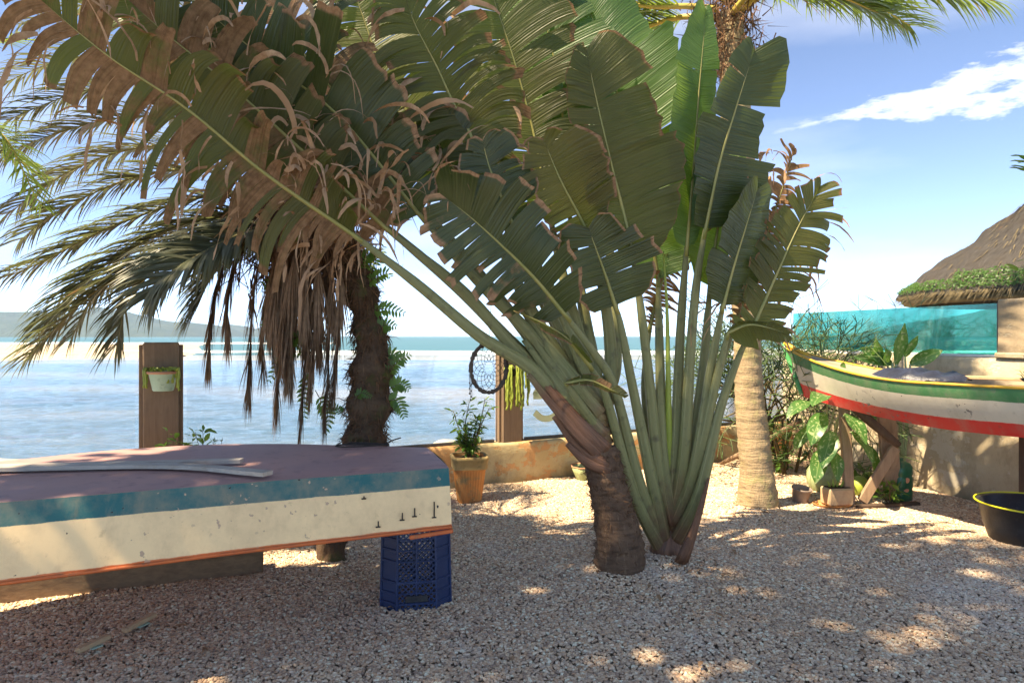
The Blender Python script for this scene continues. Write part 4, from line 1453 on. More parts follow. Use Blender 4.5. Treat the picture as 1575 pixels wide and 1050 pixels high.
def strings(m, base, n, drop, spread, rr_, r=.011):
    for i in range(n):
        a = rr_.uniform(0, 6.28); r0 = spread * math.sqrt(rr_.random())
        p = base + np.array([r0 * math.cos(a), r0 * math.sin(a) * .6, 0])
        L = drop * rr_.uniform(.35, 1.0)
        P = [p, p + np.array([math.cos(a) * .03, math.sin(a) * .02 - .01, .02])]
        for k in range(int(L / .02)):
            P.append(P[-1] + np.array([rr_.gauss(0, .003), rr_.gauss(0, .003), -.02]))
        m.tube(P, [r * rr_.uniform(.75, 1.2) for _ in P], 5)


m = MB(); rr_ = random.Random(2)
strings(m, q + [-.10, -.02, .165], 6, .17, .02, rr_, .009); strings(m, q + [.105, -.03, .165], 7, .19, .02, rr_, .010)
for i in range(110):
    a = rr_.uniform(0, 6.28); r0 = .11 * math.sqrt(rr_.random())
    leaf_quad(m, q + np.array([r0 * math.cos(a), r0 * math.sin(a), .16 + .025 * rr_.random()]), (rr_.gauss(0, .4), rr_.gauss(0, .4), 1), .018, rr_)
m.build('succulent', MT['succulent'], t)['kind'] = 'stuff'

fp = lwp(PX[1]); face = fp + lnor * .085
q = np.array([face[0] + .04, face[1] - .05, 1.16])
t = thing('hanging_succulent', 'yellow green stringy succulent hanging on the middle timber post', 'plant', q)
m = MB(); m.lathe(q + [0, 0, -.01], [(.001, -.05), (.05, -.05), (.07, .03), (.066, .035), (.001, .02)], 24); m.build('pot_body', MT['cord'], t)
m = MB(); rr_ = random.Random(8)
strings(m, q + [0, -.03, .02], 26, .46, .095, rr_, .011)
m.build('succulent', MT['succulent'], t)['kind'] = 'stuff'

# ------------------------------------------------------------------ leaves: torn banana-like blades
UPV = np.array([0, 0, 1.0])


def blade(m, mid, N0, WL_, WR_, rr_, tear=(.10, .25), droop=(.0, .3), dry=(.0, .1), fold=.15, ang=14, edge=.35, taper=.10, prof=.42, cut=1.0, lenvar=.12, dry_l=None, droop_l=None, tear_l=None, grow=0.0):
    """a Ravenala blade along the mid points; left / right half widths; torn into groups of strips"""
    n = len(mid)
    M_ = np.array(mid)
    Tn = [nrm(M_[min(i + 1, n - 1)] - M_[max(i - 1, 0)]) for i in range(n)]
    def smp(t):
        x = t * (n - 1); i = min(int(x), n - 2); f = x - i
        return M_[i] * (1 - f) + M_[i + 1] * f, nrm(Tn[i] * (1 - f) + Tn[i + 1] * f)
    Lm = float(np.sum(np.linalg.norm(np.diff(M_, axis=0), axis=1)))
    for side, W in ((-1, WL_), (1, WR_)):
        if W <= 0: continue
        tr_ = tear_l if (tear_l and side < 0) else tear
        drp = droop_l if (droop_l and side < 0) else droop
        dr_ = dry_l if (dry_l and side < 0) else dry
        t0 = 0.0
        gi = 0
        while t0 < cut - .004:
            gw = rr_.uniform(*tr_) * (1 + grow * t0)
            t1 = min(cut, t0 + gw)
            if cut - t1 < .03: t1 = cut
            gd, gdry = rr_.uniform(*drp) * (1 - .35 * t0 * (grow > 0)), rr_.uniform(*dr_) * (1.15 - .5 * t0 * (grow > 0))
            gcurl = rr_.gauss(0, .22); glen = 1 + rr_.gauss(0, lenvar); gfold = fold + rr_.gauss(0, .05)
            gang = ang + rr_.gauss(0, 3.0)
            nc = max(3, int((t1 - t0) * Lm / .035) + 1)
            K = 9
            cols, uv, dd = [], [], []
            for c in range(nc):
                t = t0 + (t1 - t0) * c / (nc - 1)
                p, T = smp(t)
                N_ = nrm(N0 - T * np.dot(N0, T)); S = np.cross(T, N_) * side
                wprof = max(0.03, math.sin(math.pi * min(1, t * .955 + .03))) ** prof
                Wt = W * wprof * glen * (1 + .03 * math.sin(c * 2.1 + gi) + .10 * mnoise.noise((t * Lm * 9, side * 3.1, W * 40)) + .05 * mnoise.noise((t * Lm * 40, side, 3)))
                aa = R(gang + 38 * max(0, t - .72) / .28)
                d = nrm(S * math.cos(aa) + T * math.sin(aa) + N_ * gfold)
                row = [p + N_ * .003]
                for k in range(1, K):
                    q = k / (K - 1)
                    d = nrm(d + np.array([0, 0, -1]) * gd * .30 * q + N_ * (gcurl * .28 * q) + N_ * (-gfold * .10))
                    row.append(row[-1] + d * Wt / (K - 1))
                cols.append(row)
                for k in range(K):
                    q = k / (K - 1)
                    uv.append((t * Lm, q))
                    e_ = max(0, (q - .80) / .20) ** 1.5 * edge * (1 + .5 * mnoise.noise((t * 25, side, gi)))
                    tip = max(0, (t - .93) / .07) * edge * .5
                    dd.append(gdry + e_ + tip)
            # strips narrow and part towards the margin
            A = np.array(cols)
            mean = A.mean(axis=0, keepdims=True)
            qq = np.linspace(0, 1, K)[None, :, None]
            tp = (taper * (1 + rr_.gauss(0, .4)) + .5 * max(0, gdry - .3)) * qq ** 1.6
            A = A + (mean - A) * np.clip(tp, 0, .8)
            for c in range(nc):
                for k in range(1, K):
                    x, y, z = A[c, k]
                    A[c, k] += N_ * ((.010 * mnoise.noise((x * 6, y * 6, z * 6)) + .07 * mnoise.noise((x * 2.6, y * 2.6, z * 2.6 + 7))) * (k / K) + .035 * max(0, gdry - .3) * mnoise.noise((x * 11, y * 11, z * 11)))
            m.grid([[A[c, k] for k in range(K)] for c in range(nc)], uv=uv, dry=dd)
            t0 = t1
            gi += 1


def rav_leaf(plant, pet, mid, N0, WL_, WR_, seed, mat='ravenala', r_base=.062, r_top=.027, rib=.015, base_dry=.62, tatters=0, **kw):
    """one leaf: petiole + midrib (the part), its blade a sub-part. pet/mid in photograph pixels + distance"""
    rr_ = random.Random(seed)
    pp_ = [at(*p) if len(p) == 3 else np.asarray(p[1]) for p in pet]
    mm = [at(*p) for p in mid]
    m = MB()
    P = curve(pp_ + [mm[0]], 30)
    rad = [r_top + (r_base - r_top) * (1 - i / 29) ** 1.5 for i in range(30)]
    for i in range(24, 30):
        rad[i] = rad[23] + (rib - rad[23]) * (i - 23) / 6
    dry = [max(0, base_dry * (1 - i / 29 / .42)) for i in range(30)]
    m.tube(P, rad, 10, flat=.72, flatdir=(.2, -1, .1), dry=dry)
    leaf = m.build('leaf', MT['petiole'], plant)
    Q = curve(mm, 26)
    m = MB()
    m.tube([P[-2]] + Q, [rib * 1.1] + [max(.003, rib * (1 - .85 * i / 25)) for i in range(26)], 6)
    m.build('midrib', MT['midrib'], leaf)
    m = MB()
    N0 = np.asarray(N0, float) + (np.array([.12, 0, -.30]) if mat != 'ravenala_fresh' else np.array([.05, 0, -.1]))
    blade(m, Q, nrm(N0), WL_, WR_, rr_, **kw)
    m.build('blade', MT[mat], leaf)
    if tatters:                                               # dried ribbons dangling from the torn margins
        m = MB()
        for _ in range(tatters):
            i = int((rr_.random() ** 1.4) * 24)
            T = nrm(Q[i + 1] - Q[i]); Nn = nrm(nrm(N0) - T * np.dot(nrm(N0), T)); S = np.cross(T, Nn) * rr_.choice((-1, 1))
            p = Q[i] + S * rr_.uniform(.02, .30) + Nn * rr_.uniform(.01, .06)
            d = nrm(S * rr_.uniform(.2, 1) + T * rr_.gauss(.1, .3) + Nn * rr_.uniform(-.1, .5) + UPV * rr_.uniform(-.2, .5))
            Ln, wd = rr_.uniform(.12, .50), rr_.uniform(.003, .018)
            tw = rr_.uniform(0, 6.28); rows, K = [], 9; dt = rr_.uniform(0, 1.2); fall = rr_.uniform(.1, .9)
            for k in range(K):
                s = k / (K - 1)
                A_ = nrm(np.cross(d, [.3, -.8, .5])); B_ = np.cross(A_, d)
                a = tw + s * rr_.uniform(1.0, 2.2)
                ww = (A_ * math.cos(a) + B_ * math.sin(a)) * wd * (math.sin(math.pi * (.18 + .78 * s)) ** .6)
                rows.append([p - ww, p + ww * .2 + B_ * wd * .2, p + ww])
                d = nrm(d + np.array([rr_.gauss(0, .16), rr_.gauss(0, .16), -fall * (.3 + s)]))
                p = p + d * Ln / (K - 1)
            m.grid(rows, dry=[dt] * (3 * K))
        m.build('dry_tatters', MT['dry_strip'], leaf)['kind'] = 'stuff'
    return leaf


# --- traveller palm with the leaning fan (left clump)
tb = gnd(957, 893)
tp1 = thing('traveller_palm', 'big leaning traveller palm with torn brown edged leaves and a stout ringed trunk', 'palm', tb)
m = MB()
P = curve([tb + [0.0, .12, -.03], at(952, 830, 4.3), at(940, 770, 4.3), at(928, 715, 4.32), at(922, 690, 4.33)], 60)
rad = []
for i in range(60):
    t = i / 59
    rad.append((.045 * (1 - t) ** 3 + .120 + .010 * math.cos(t * 3)) * (1 + .055 * ((i * .31 + .2 * math.sin(i * .37)) % 1) + .02 * math.sin(i * 1.7)))
m.tube(P, rad, 26)
for i, v in enumerate(m.v):
    e = .013 * mnoise.noise((v[0] * 14, v[1] * 14, v[2] * 26)) + .008 * mnoise.noise((v[0] * 40, v[1] * 40, v[2] * 60))
    m.v[i] = (v[0] + e, v[1] - e, v[2])
m.build('trunk', MT['trunk_rav'], tp1)

mf = MB(); rr_ = random.Random(40)
for i in range(1500):
    k = min(58, int(60 * rr_.random() ** .55))
    a = rr_.uniform(0, 6.28)
    p = P[k] + np.array([math.cos(a) * rad[k], math.sin(a) * rad[k], 0])
    d = nrm([math.cos(a) * .4 + rr_.gauss(0, .5), math.sin(a) * .4 + rr_.gauss(0, .5), rr_.gauss(0, .5)])
    Ln = rr_.uniform(.02, .07); s_ = nrm(np.cross(d, [rr_.gauss(0, 1), rr_.gauss(0, 1), 1])) * rr_.uniform(.001, .004)
    mf.add([p - s_, p + s_, p + d * Ln], [(0, 1, 2)])
mf.build('trunk_fibre', MT['fibre'], tp1)['kind'] = 'stuff'
FRONT = np.array([.1, -1, -.15])
D0 = 4.32


def base1(i):
    """start of sheath i on the fan's axis"""
    return at(936 - i * 2.2, 712 - i * 13, D0 - .02 * (i % 2))


dead = dict(dry=(.45, 1.0), droop=(.6, 1.7), tear=(.025, .06), edge=.5, lenvar=.25, taper=.45)
L = []
# long lower leaves reaching left and towards the camera
rav_leaf(tp1, [('p', base1(0)), (872, 636, 4.25), (818, 567, 4.18), (738, 517, 4.1), (642, 437, 4.02)], [(542, 360, 3.95), (408, 267, 3.8), (287, 167, 3.66), (167, 87, 3.52), (63, 0, 3.4), (20, -40, 3.34)], (.25, -1, -.25), .42, .36, 11,
         dry=(.12, .75), droop=(.3, 1.4), tear=(.02, .06), dry_l=(.30, 1.1), droop_l=(.7, 2.0), tear_l=(.012, .034), edge=.6, taper=.35, lenvar=.25, grow=1.0, tatters=80)
rav_leaf(tp1, [('p', base1(1)), (880, 622, 4.3), (792, 537, 4.24), (712, 447, 4.18)], [(592, 350, 4.1), (525, 287, 4.05), (367, 143, 3.95), (253, 50, 3.85), (170, -25, 3.78)], (.2, -1, -.2), .40, .40, 12,
         dry=(.25, .9), droop=(.3, 1.2), tear=(.025, .07), edge=.6, taper=.35, lenvar=.25, grow=1.0, tatters=80)
rav_leaf(tp1, [('p', base1(2)), (886, 606, 4.34), (812, 510, 4.3), (742, 440, 4.26)], [(645, 330, 4.2), (525, 183, 4.12), (433, 110, 4.05), (353, 47, 4.0), (270, -30, 3.94)], (.15, -1, -.2), .42, .40, 13, mat='ravenala_dark',
         dry=(.08, .42), droop=(.1, .7), tear=(.035, .10), edge=.65, taper=.22, lenvar=.2, grow=1.0, tatters=50)
rav_leaf(tp1, [('p', base1(3)), (892, 596, 4.36), (830, 500, 4.36), (780, 400, 4.36)], [(735, 262, 4.34), (725, 210, 4.32), (698, 160, 4.3), (672, 103, 4.26), (638, 37, 4.2), (618, -20, 4.16)], (.05, -1, -.1), .34, .46, 14,
         dry=(.0, .3), droop=(.2, 1.0), tear=(.03, .08), edge=.7, taper=.2, ang=20, fold=.3, tatters=16)
rav_leaf(tp1, [('p', base1(4)), (900, 590, 4.38), (850, 480, 4.4), (800, 380, 4.42)], [(752, 318, 4.42), (722, 283, 4.4), (690, 250, 4.38), (664, 222, 4.36), (640, 196, 4.35)], (.05, -1, -.05), .24, .30, 15, mat='ravenala_dark',
         dry=(.0, .2), droop=(.0, .35), tear=(.16, .3), edge=.85, taper=.12, ang=10, prof=.3)
rav_leaf(tp1, [('p', base1(5)), (906, 570, 4.42), (870, 440, 4.5)], [(845, 330, 4.55), (820, 200, 4.55), (790, 90, 4.5), (760, 0, 4.45), (750, -50, 4.42)], (-.1, -1, -.15), .42, .48, 16, mat='ravenala',
         dry=(.0, .2), droop=(.1, .8), tear=(.03, .10), edge=.6, taper=.18, ang=18)
rav_leaf(tp1, [('p', base1(6)), (912, 560, 4.45), (890, 430, 4.6)], [(876, 330, 4.6), (868, 200, 4.62), (850, 80, 4.62), (820, -30, 4.6)], (-.3, -1, .1), .40, .46, 17, mat='ravenala_fresh',
         dry=(.0, .05), droop=(.0, .35), tear=(.07, .16), edge=.3, taper=.08)
rav_leaf(tp1, [('p', base1(7)), (945, 560, 4.5), (940, 430, 4.62)], [(935, 330, 4.7), (925, 160, 4.72), (905, 30, 4.72), (890, -50, 4.7)], (.2, -1, .15), .45, .50, 18, mat='ravenala_fresh',
         dry=(.0, .05), droop=(.0, .25), tear=(.10, .25), edge=.25, taper=.06)
rav_leaf(tp1, [('p', base1(5)), (940, 560, 4.46), (928, 450, 4.42)], [(905, 362, 4.34), (888, 327, 4.28), (862, 277, 4.2), (835, 213, 4.14)], (0, -1, -.05), .24, .33, 19, mat='ravenala_olive',
         dry=(.0, .15), droop=(.0, .25), tear=(.12, .4), edge=.75, taper=.08, ang=8, fold=.18, tear_l=(.05, .12), droop_l=(.0, .3))
rav_leaf(tp1, [('p', base1(2)), (884, 610, 4.4), (800, 500, 4.4), (720, 400, 4.4)], [(620, 290, 4.4), (520, 150, 4.38), (450, 60, 4.35), (390, -30, 4.3)], (.1, -1, -.1), .42, .42, 22, mat='ravenala_dark',
         dry=(.1, .8), droop=(.3, 1.0), tear=(.03, .09), edge=.6, taper=.3, lenvar=.2, tatters=30)
rav_leaf(tp1, [('p', base1(1)), (880, 620, 4.36), (790, 530, 4.36), (700, 440, 4.36)], [(560, 320, 4.35), (430, 210, 4.3), (320, 120, 4.25), (210, 40, 4.2), (120, -30, 4.15)], (.1, -1, -.1), .36, .40, 23,
         dry=(.35, 1.0), droop=(.5, 1.3), tear=(.02, .06), edge=.6, taper=.4, lenvar=.25, grow=.6, tatters=70)
rav_leaf(tp1, [('p', base1(4)), (900, 590, 4.45), (840, 470, 4.5), (770, 370, 4.55)], [(690, 260, 4.6), (600, 130, 4.6), (560, 30, 4.6), (530, -60, 4.55)], (.05, -1, -.1), .44, .46, 24, mat='ravenala',
         dry=(.0, .3), droop=(.2, .7), tear=(.04, .10), edge=.6, taper=.2)
rav_leaf(tp1, [('p', base1(5)), (904, 580, 4.3), (860, 470, 4.26), (820, 400, 4.24)], [(790, 350, 4.22), (770, 300, 4.2), (752, 255, 4.18), (742, 215, 4.16)], (.05, -1, -.05), .22, .26, 25, mat='ravenala_dark',
         dry=(.0, .3), droop=(.1, .5), tear=(.10, .25), edge=.9, taper=.15)
# dead thatch of old sheaths low on the left side of the fan
rav_leaf(tp1, [('p', base1(3)), (885, 612, 4.1)], [(870, 590, 4.06), (905, 585, 4.0), (940, 600, 3.96), (962, 612, 3.94)], (0, -.5, 1), .05, .05, 21, base_dry=.2, r_base=.03, dry=(.1, .5), tear=(.2, .4), edge=.5)
for i in range(9):
    e = at(846 - i * 2 + 6 * (i % 2), 618 - i * 13, 4.16 + .02 * i)
    P = curve([base1(i * .85) + [0, -.05, 0], (base1(i * .85) + e) / 2 + np.array([.02, -.07, -.035]), e, e + (e - base1(i * .85)) * .35 + np.array([0, .05, .03])], 20)
    m = MB(); m.tube(P, [.046 * (1 - .6 * k / 19) for k in range(20)], 10, flat=.3, flatdir=(.2, -1, .1), dry=[max(0, (1.25 if i < 3 else .85 - .04 * i) - (.035 if i < 3 else .045) * k) for k in range(20)])
    m.build('sheath', MT['petiole'], tp1)
# old sheath flap on the trunk
m = MB()
for k, (a, b, c_) in enumerate([((936, 716), (892, 690), (852, 640)), ((938, 722), (905, 712), (872, 682))]):
    P = curve([at(*a, 4.22), at(*b, 4.19), at(*c_, 4.16)], 16)
    m.tube(P, [.042 * (1 - .6 * i / 15) for i in range(16)], 8, flat=.4, flatdir=(.2, -1, .1), dry=1.3)
m.build('old_sheath', MT['petiole'], tp1)

# --- upright clump (right)
tb2 = gnd(1031, 869)
tp2 = thing('traveller_palm', 'upright young traveller palm with a fan of pale green stalks rising from the gravel', 'palm', tb2)
m = MB()
c2 = tb2 + np.array([0, .09, 0])
m.tube(curve([c2 + [0, 0, -.03], c2 + [0, 0, .05], c2 + [.005, 0, .14], c2 + [.01, 0, .22]], 12), [.085, .095, .105, .115, .12, .12, .115, .10, .085, .065, .045, .03], 14, flat=.75, flatdir=(0, 1, 0), dry=1.0)
m.build('base', MT['petiole'], tp2)
DB = c2[1]


def pet2(i, side, mids):
    """stalk i: starts on the axis, leaves it to the given side; mids are pixel waypoints"""
    s = at(1031 + side * (10 - i * 0.6), 862 - i * 9.5, DB - .02 + .012 * (i % 3))
    s[2] = max(s[2], .03)
    return [('p', s)] + [(px, py, d) for (px, py, d) in mids]


f2 = dict(r_base=.052, r_top=.026, base_dry=.75)
rav_leaf(tp2, pet2(2, -1, [(985, 750, 4.42), (946, 600, 4.3), (915, 545, 4.2)]), [(868, 483, 4.08), (815, 420, 4.0), (742, 350, 3.95), (700, 315, 3.93), (676, 297, 3.92)], (0, -1, -.05), .30, .34, 31, mat='ravenala_dark',
         dry=(.0, .2), droop=(.0, .4), tear=(.07, .2), edge=.85, taper=.12, ang=12, dry_l=(.1, .4), tear_l=(.04, .09), **f2)
rav_leaf(tp2, pet2(1, -1, [(975, 760, 4.40), (932, 610, 4.22)]), [(905, 560, 4.1), (870, 520, 4.0), (830, 495, 3.93), (790, 478, 3.88)], (0, -.3, 1), .07, .07, 32, dry=(.0, .4), droop=(.2, .5), tear=(.3, .5), edge=.6, **f2)
rav_leaf(tp2, pet2(3, -1, [(1003, 740, 4.45), (972, 590, 4.36), (955, 500, 4.3)]), [(946, 470, 4.28), (930, 420, 4.24), (912, 370, 4.2), (905, 350, 4.18)], (0, -1, -.1), .20, .30, 33, mat='ravenala_dark',
         dry=(.0, .1), droop=(.0, .2), tear=(.12, .4), edge=.8, taper=.08, ang=4, prof=.25, fold=.05, **f2)
rav_leaf(tp2, pet2(5, -1, [(1012, 720, 4.48), (998, 580, 4.42), (985, 470, 4.36)]), [(974, 400, 4.32), (962, 340, 4.3), (942, 260, 4.26), (915, 143, 4.2), (902, 77, 4.16)], (.05, -1, -.05), .22, .385, 34, mat='ravenala',
         dry=(.0, .12), droop=(.0, .22), tear=(.08, .30), edge=.55, taper=.06, ang=14, fold=.2, tear_l=(.04, .10), **f2)
rav_leaf(tp2, pet2(6, 1, [(1020, 710, 4.5), (1015, 560, 4.5)]), [(1012, 430, 4.62), (985, 260, 4.64), (945, 130, 4.64), (918, 55, 4.62), (895, -40, 4.6)], (-.15, -1, .05), .30, .42, 35, mat='ravenala_fresh',
         dry=(.0, .05), droop=(.0, .25), tear=(.12, .3), edge=.3, taper=.05, ang=14, **f2)
rav_leaf(tp2, pet2(8, 1, [(1040, 690, 4.5), (1046, 520, 4.5)]), [(1056, 380, 4.42), (1066, 260, 4.4), (1074, 150, 4.38), (1082, 60, 4.36), (1084, 12, 4.36)], (.1, -1, .1), .25, .13, 36, mat='ravenala_fresh',
         dry=(-.1, .0), droop=(.0, .1), tear=(.6, 1.0), edge=.15, taper=.02, fold=.35, **f2)
rav_leaf(tp2, pet2(7, 1, [(1052, 700, 4.46), (1062, 540, 4.42), (1072, 430, 4.38)]), [(1085, 352, 4.34), (1105, 255, 4.3), (1130, 172, 4.26), (1160, 77, 4.22)], (.1, -1, -.05), .18, .32, 37, mat='ravenala_dark',
         dry=(-.05, .05), droop=(.0, .12), tear=(.2, .55), edge=.35, taper=.04, ang=6, prof=.22, fold=.08, tear_l=(.08, .2), **f2)
rav_leaf(tp2, pet2(6, 1, [(1062, 700, 4.5), (1082, 560, 4.5)]), [(1092, 440, 4.5), (1104, 350, 4.48), (1118, 270, 4.45), (1128, 190, 4.42)], (-.4, -1, .1), .22, .13, 38, mat='ravenala_fresh',
         dry=(-.1, .0), droop=(.0, .15), tear=(.6, 1.0), edge=.2, taper=.02, fold=.5, **f2)
rav_leaf(tp2, pet2(5, 1, [(1068, 720, 4.44), (1094, 560, 4.4)]), [(1112, 470, 4.38), (1128, 410, 4.36), (1148, 345, 4.34), (1165, 290, 4.33)], (.3, -1, -.1), .22, .24, 39, mat='ravenala_dark',
         dry=(.0, .05), droop=(.0, .25), tear=(.3, .7), edge=.3, taper=.03, prof=.3, **f2)
rav_leaf(tp2, pet2(3, 1, [(1075, 760, 4.42), (1108, 628, 4.4), (1135, 552, 4.4)]), [(1150, 520, 4.4), (1167, 483, 4.4), (1195, 420, 4.42), (1227, 350, 4.44), (1262, 286, 4.46)], (-.1, -1, .0), .22, .27, 40,
         dry=(.0, .2), droop=(.05, .4), tear=(.03, .09), edge=.55, taper=.22, ang=26, **f2)
rav_leaf(tp2, pet2(4, 1, [(1070, 740, 4.52), (1100, 600, 4.55)]), [(1130, 500, 4.6), (1165, 400, 4.62), (1200, 300, 4.65), (1222, 228, 4.66)], (.0, -1, .1), .16, .17, 41, base_dry=1.2, r_base=.04, r_top=.014,
         dry=(.6, 1.0), droop=(.0, 1.6), tear=(.012, .04), edge=.5, taper=.6, lenvar=.5, tatters=60)
rav_leaf(tp2, pet2(4, -1, [(1008, 730, 4.56), (990, 600, 4.6)]), [(1000, 500, 4.62), (1020, 430, 4.65), (1060, 380, 4.7)], (.2, -1, .1), .13, .15, 42, base_dry=1.2, r_base=.04, r_top=.014,
         dry=(.6, 1.0), droop=(.3, 1.2), tear=(.03, .06), edge=.5, taper=.5, lenvar=.3)
rav_leaf(tp2, pet2(6, 1, [(1072, 715, 4.44), (1098, 600, 4.38)]), [(1120, 512, 4.34), (1150, 500, 4.3), (1180, 504, 4.27), (1212, 515, 4.25)], (0, -.6, .8), .10, .16, 43,
         dry=(.0, .15), droop=(.3, .7), tear=(.25, .5), edge=.5, taper=.1, **f2)
# rolled new spear
m = MB(); m.tube(curve([at(1031, 800, DB), at(1028, 600, 4.46), at(1026, 480, 4.44), at(1020, 385, 4.42)], 20), [.02, .022, .024, .025] + [.026 - .0014 * i for i in range(16)], 8, dry=-.3)
m.build('spear_leaf', MT['succulent'], tp2)
m = MB()
for (a, b, c_, d_) in [((1050, 862), (1066, 820), (1082, 760), 4.32), ((1046, 866), (1072, 800), (1090, 735), 4.36)]:
    m.tube(curve([at(*a, d_), at(*b, d_), at(*c_, d_)], 10), [.045 * (1 - .085 * i) for i in range(10)], 8, flat=.35, flatdir=(.3, -1, 0), dry=1.2)
m.build('old_sheath', MT['petiole'], tp2)


# ------------------------------------------------------------------ feather palms
def frond(palm, pts, seed, ll=.32, count=70, mat='frond', rmat='rachis', droop=.6, dry=0.0, r0=.014, wid=.011, sweep=48, up=None, bare=.16, hang=0.0):
    """pts: world points of the rachis from crown to tip"""
    rr_ = random.Random(seed)
    P = curve(pts, 30)
    m = MB(); m.tube(P, [r0 * (1 - .88 * i / 29) for i in range(30)], 6)
    part = m.build('frond', MT[rmat], palm)
    m = MB()
    A = np.array(P)
    for i in range(count):
        t = bare + (1 - bare) * (i + rr_.random() * .5) / count
        x = t * 29; k = min(int(x), 28); f = x - k
        p = A[k] * (1 - f) + A[k + 1] * f
        T = nrm(A[k + 1] - A[k])
        U = nrm((up if up is not None else UPV) - T * np.dot(up if up is not None else UPV, T))
        S = np.cross(T, U)
        for sg in (-1, 1):
            if rr_.random() < .04: continue
            prof_ = (.35 + .65 * math.sin(math.pi * min(1, .12 + t * .80)) ** .7)
            Ln = ll * prof_ * rr_.uniform(.82, 1.12)
            a = R(sweep + rr_.gauss(0, 6) - 15 * t)
            d = nrm(S * sg * math.cos(R(90) - a) + T * math.cos(a) + U * (.25 + rr_.gauss(0, .10)))
            if hang: d = nrm(d * (1 - hang) + np.array([rr_.gauss(0, .12), rr_.gauss(0, .12), -1]) * hang)
            wv = nrm(np.cross(d, U) + np.array([rr_.gauss(0, .25) for _ in range(3)]))
            q = p.copy(); rows = []
            K = 5
            dl = dry + rr_.gauss(0, .12)
            for k2 in range(K):
                s = k2 / (K - 1)
                wd = wid * (.55 + .9 * s if s < .35 else (1.0 - (s - .35) / .65) * .88 + .02) * prof_
                rows.append([q - wv * wd, q + wv * wd])
                d = nrm(d + np.array([0, 0, -1]) * droop * .34 * (s + .15))
                q = q + d * Ln / (K - 1)
            m.grid(rows, dry=[dl + (.35 * (k2 // 2) / K if dry > .05 else .2 * (k2 // 2 > 3)) for k2 in range(2 * K)])
    m.build('leaflets', MT[mat], part)['kind'] = 'stuff'
    return part


def pxs(*pts):
    return [at(*p) for p in pts]


# --- shaggy palm behind the dinghy
b0 = gnd(502, 873) + np.array([0, .15, 0])
pl = thing('shaggy_palm', 'shaggy low palm with a fibrous mossy trunk and dead skirt behind the dinghy', 'palm', b0)
P = curve([b0 + [0, 0, -.03], at(512, 830, 4.62), at(540, 750, 4.64), at(558, 690, 4.66), at(568, 620, 4.7), at(572, 540, 4.72), at(555, 450, 4.75), at(520, 380, 4.78), at(480, 330, 4.8)], 70)
rad = [.10 + .045 * math.sin(math.pi * min(1, max(0, (i - 18) / 26))) + .02 * math.sin(i * .9) * (i > 20) for i in range(70)]
for i in range(50, 70): rad[i] = .115 + .03 * (i - 50) / 20
m = MB(); m.tube(P, rad, 22)
for i, v in enumerate(m.v):
    e = .03 * mnoise.noise((v[0] * 9, v[1] * 9, v[2] * 9)) + .016 * mnoise.noise((v[0] * 30, v[1] * 30, v[2] * 30))
    m.v[i] = (v[0] + e, v[1] - e, v[2] + .5 * e)
trk = m.build('trunk', MT['trunk_moss'], pl)
m = MB(); rr_ = random.Random(12)
for i in range(3800):
    k = rr_.randrange(14, 68)
    a = rr_.uniform(0, 6.28)
    r_ = rad[k] * 1.0
    p = P[k] + np.array([math.cos(a) * r_, math.sin(a) * r_, rr_.uniform(-.03, .03)])
    d = nrm([math.cos(a) * .55 + rr_.gauss(0, .35), math.sin(a) * .55 + rr_.gauss(0, .35), rr_.gauss(-.5, .7)])
    Ln = rr_.uniform(.03, .10)
    s_ = nrm(np.cross(d, [rr_.gauss(0, 1), rr_.gauss(0, 1), 1])) * rr_.uniform(.0015, .005)
    q = p + d * Ln * .6; e = q + nrm(d + np.array([0, 0, -.7])) * Ln * .5
    m.add([p - s_, p + s_, q + s_ * .7, q - s_ * .7, e], [(0, 1, 2, 3), (3, 2, 4)])
m.build('trunk_fibre', MT['fibre'], trk)['kind'] = 'stuff'
CR = at(465, 318, 4.8)
fl = [  # green fronds, crown to tip
    [(455, 312, 4.8), (330, 300, 4.65), (180, 345, 4.5), (60, 405, 4.4), (-10, 432, 4.35)],
    [(450, 325, 4.75), (300, 372, 4.5), (170, 432, 4.35), (95, 495, 4.3), (45, 548, 4.28)],
    [(450, 300, 4.85), (310, 262, 4.8), (200, 275, 4.75), (90, 325, 4.7), (30, 370, 4.7)],
    [(452, 292, 4.95), (330, 200, 5.1), (200, 180, 5.2), (60, 215, 5.2), (-30, 262, 5.2)],
    [(455, 285, 5.0), (370, 140, 5.3), (240, 80, 5.5), (90, 95, 5.6), (-40, 150, 5.6)],
    [(450, 330, 4.7), (370, 360, 4.35), (300, 395, 4.1), (250, 428, 3.98), (232, 455, 3.95)],
    [(445, 320, 4.85), (340, 330, 4.95), (240, 380, 5.1), (150, 450, 5.2), (110, 520, 5.2)],
    [(470, 300, 4.9), (440, 160, 5.1), (360, 40, 5.3), (260, -20, 5.4)],
    [(450, 318, 4.7), (320, 335, 4.55), (220, 372, 4.45), (120, 440, 4.4), (70, 500, 4.4)],
    [(452, 296, 4.85), (350, 240, 4.9), (230, 225, 4.95), (110, 262, 5.0), (10, 330, 5.0)],
    [(455, 290, 4.9), (370, 190, 5.0), (260, 130, 5.1), (130, 140, 5.15), (10, 185, 5.2)],
    [(455, 288, 5.1), (390, 110, 5.4), (300, 20, 5.7), (150, 5, 5.9), (20, 40, 6.0)],
    [(445, 330, 4.8), (390, 370, 4.6), (330, 420, 4.5), (300, 480, 4.45)],
    [(448, 325, 4.75), (350, 345, 4.6), (270, 390, 4.5), (200, 455, 4.45), (180, 530, 4.45)],
]
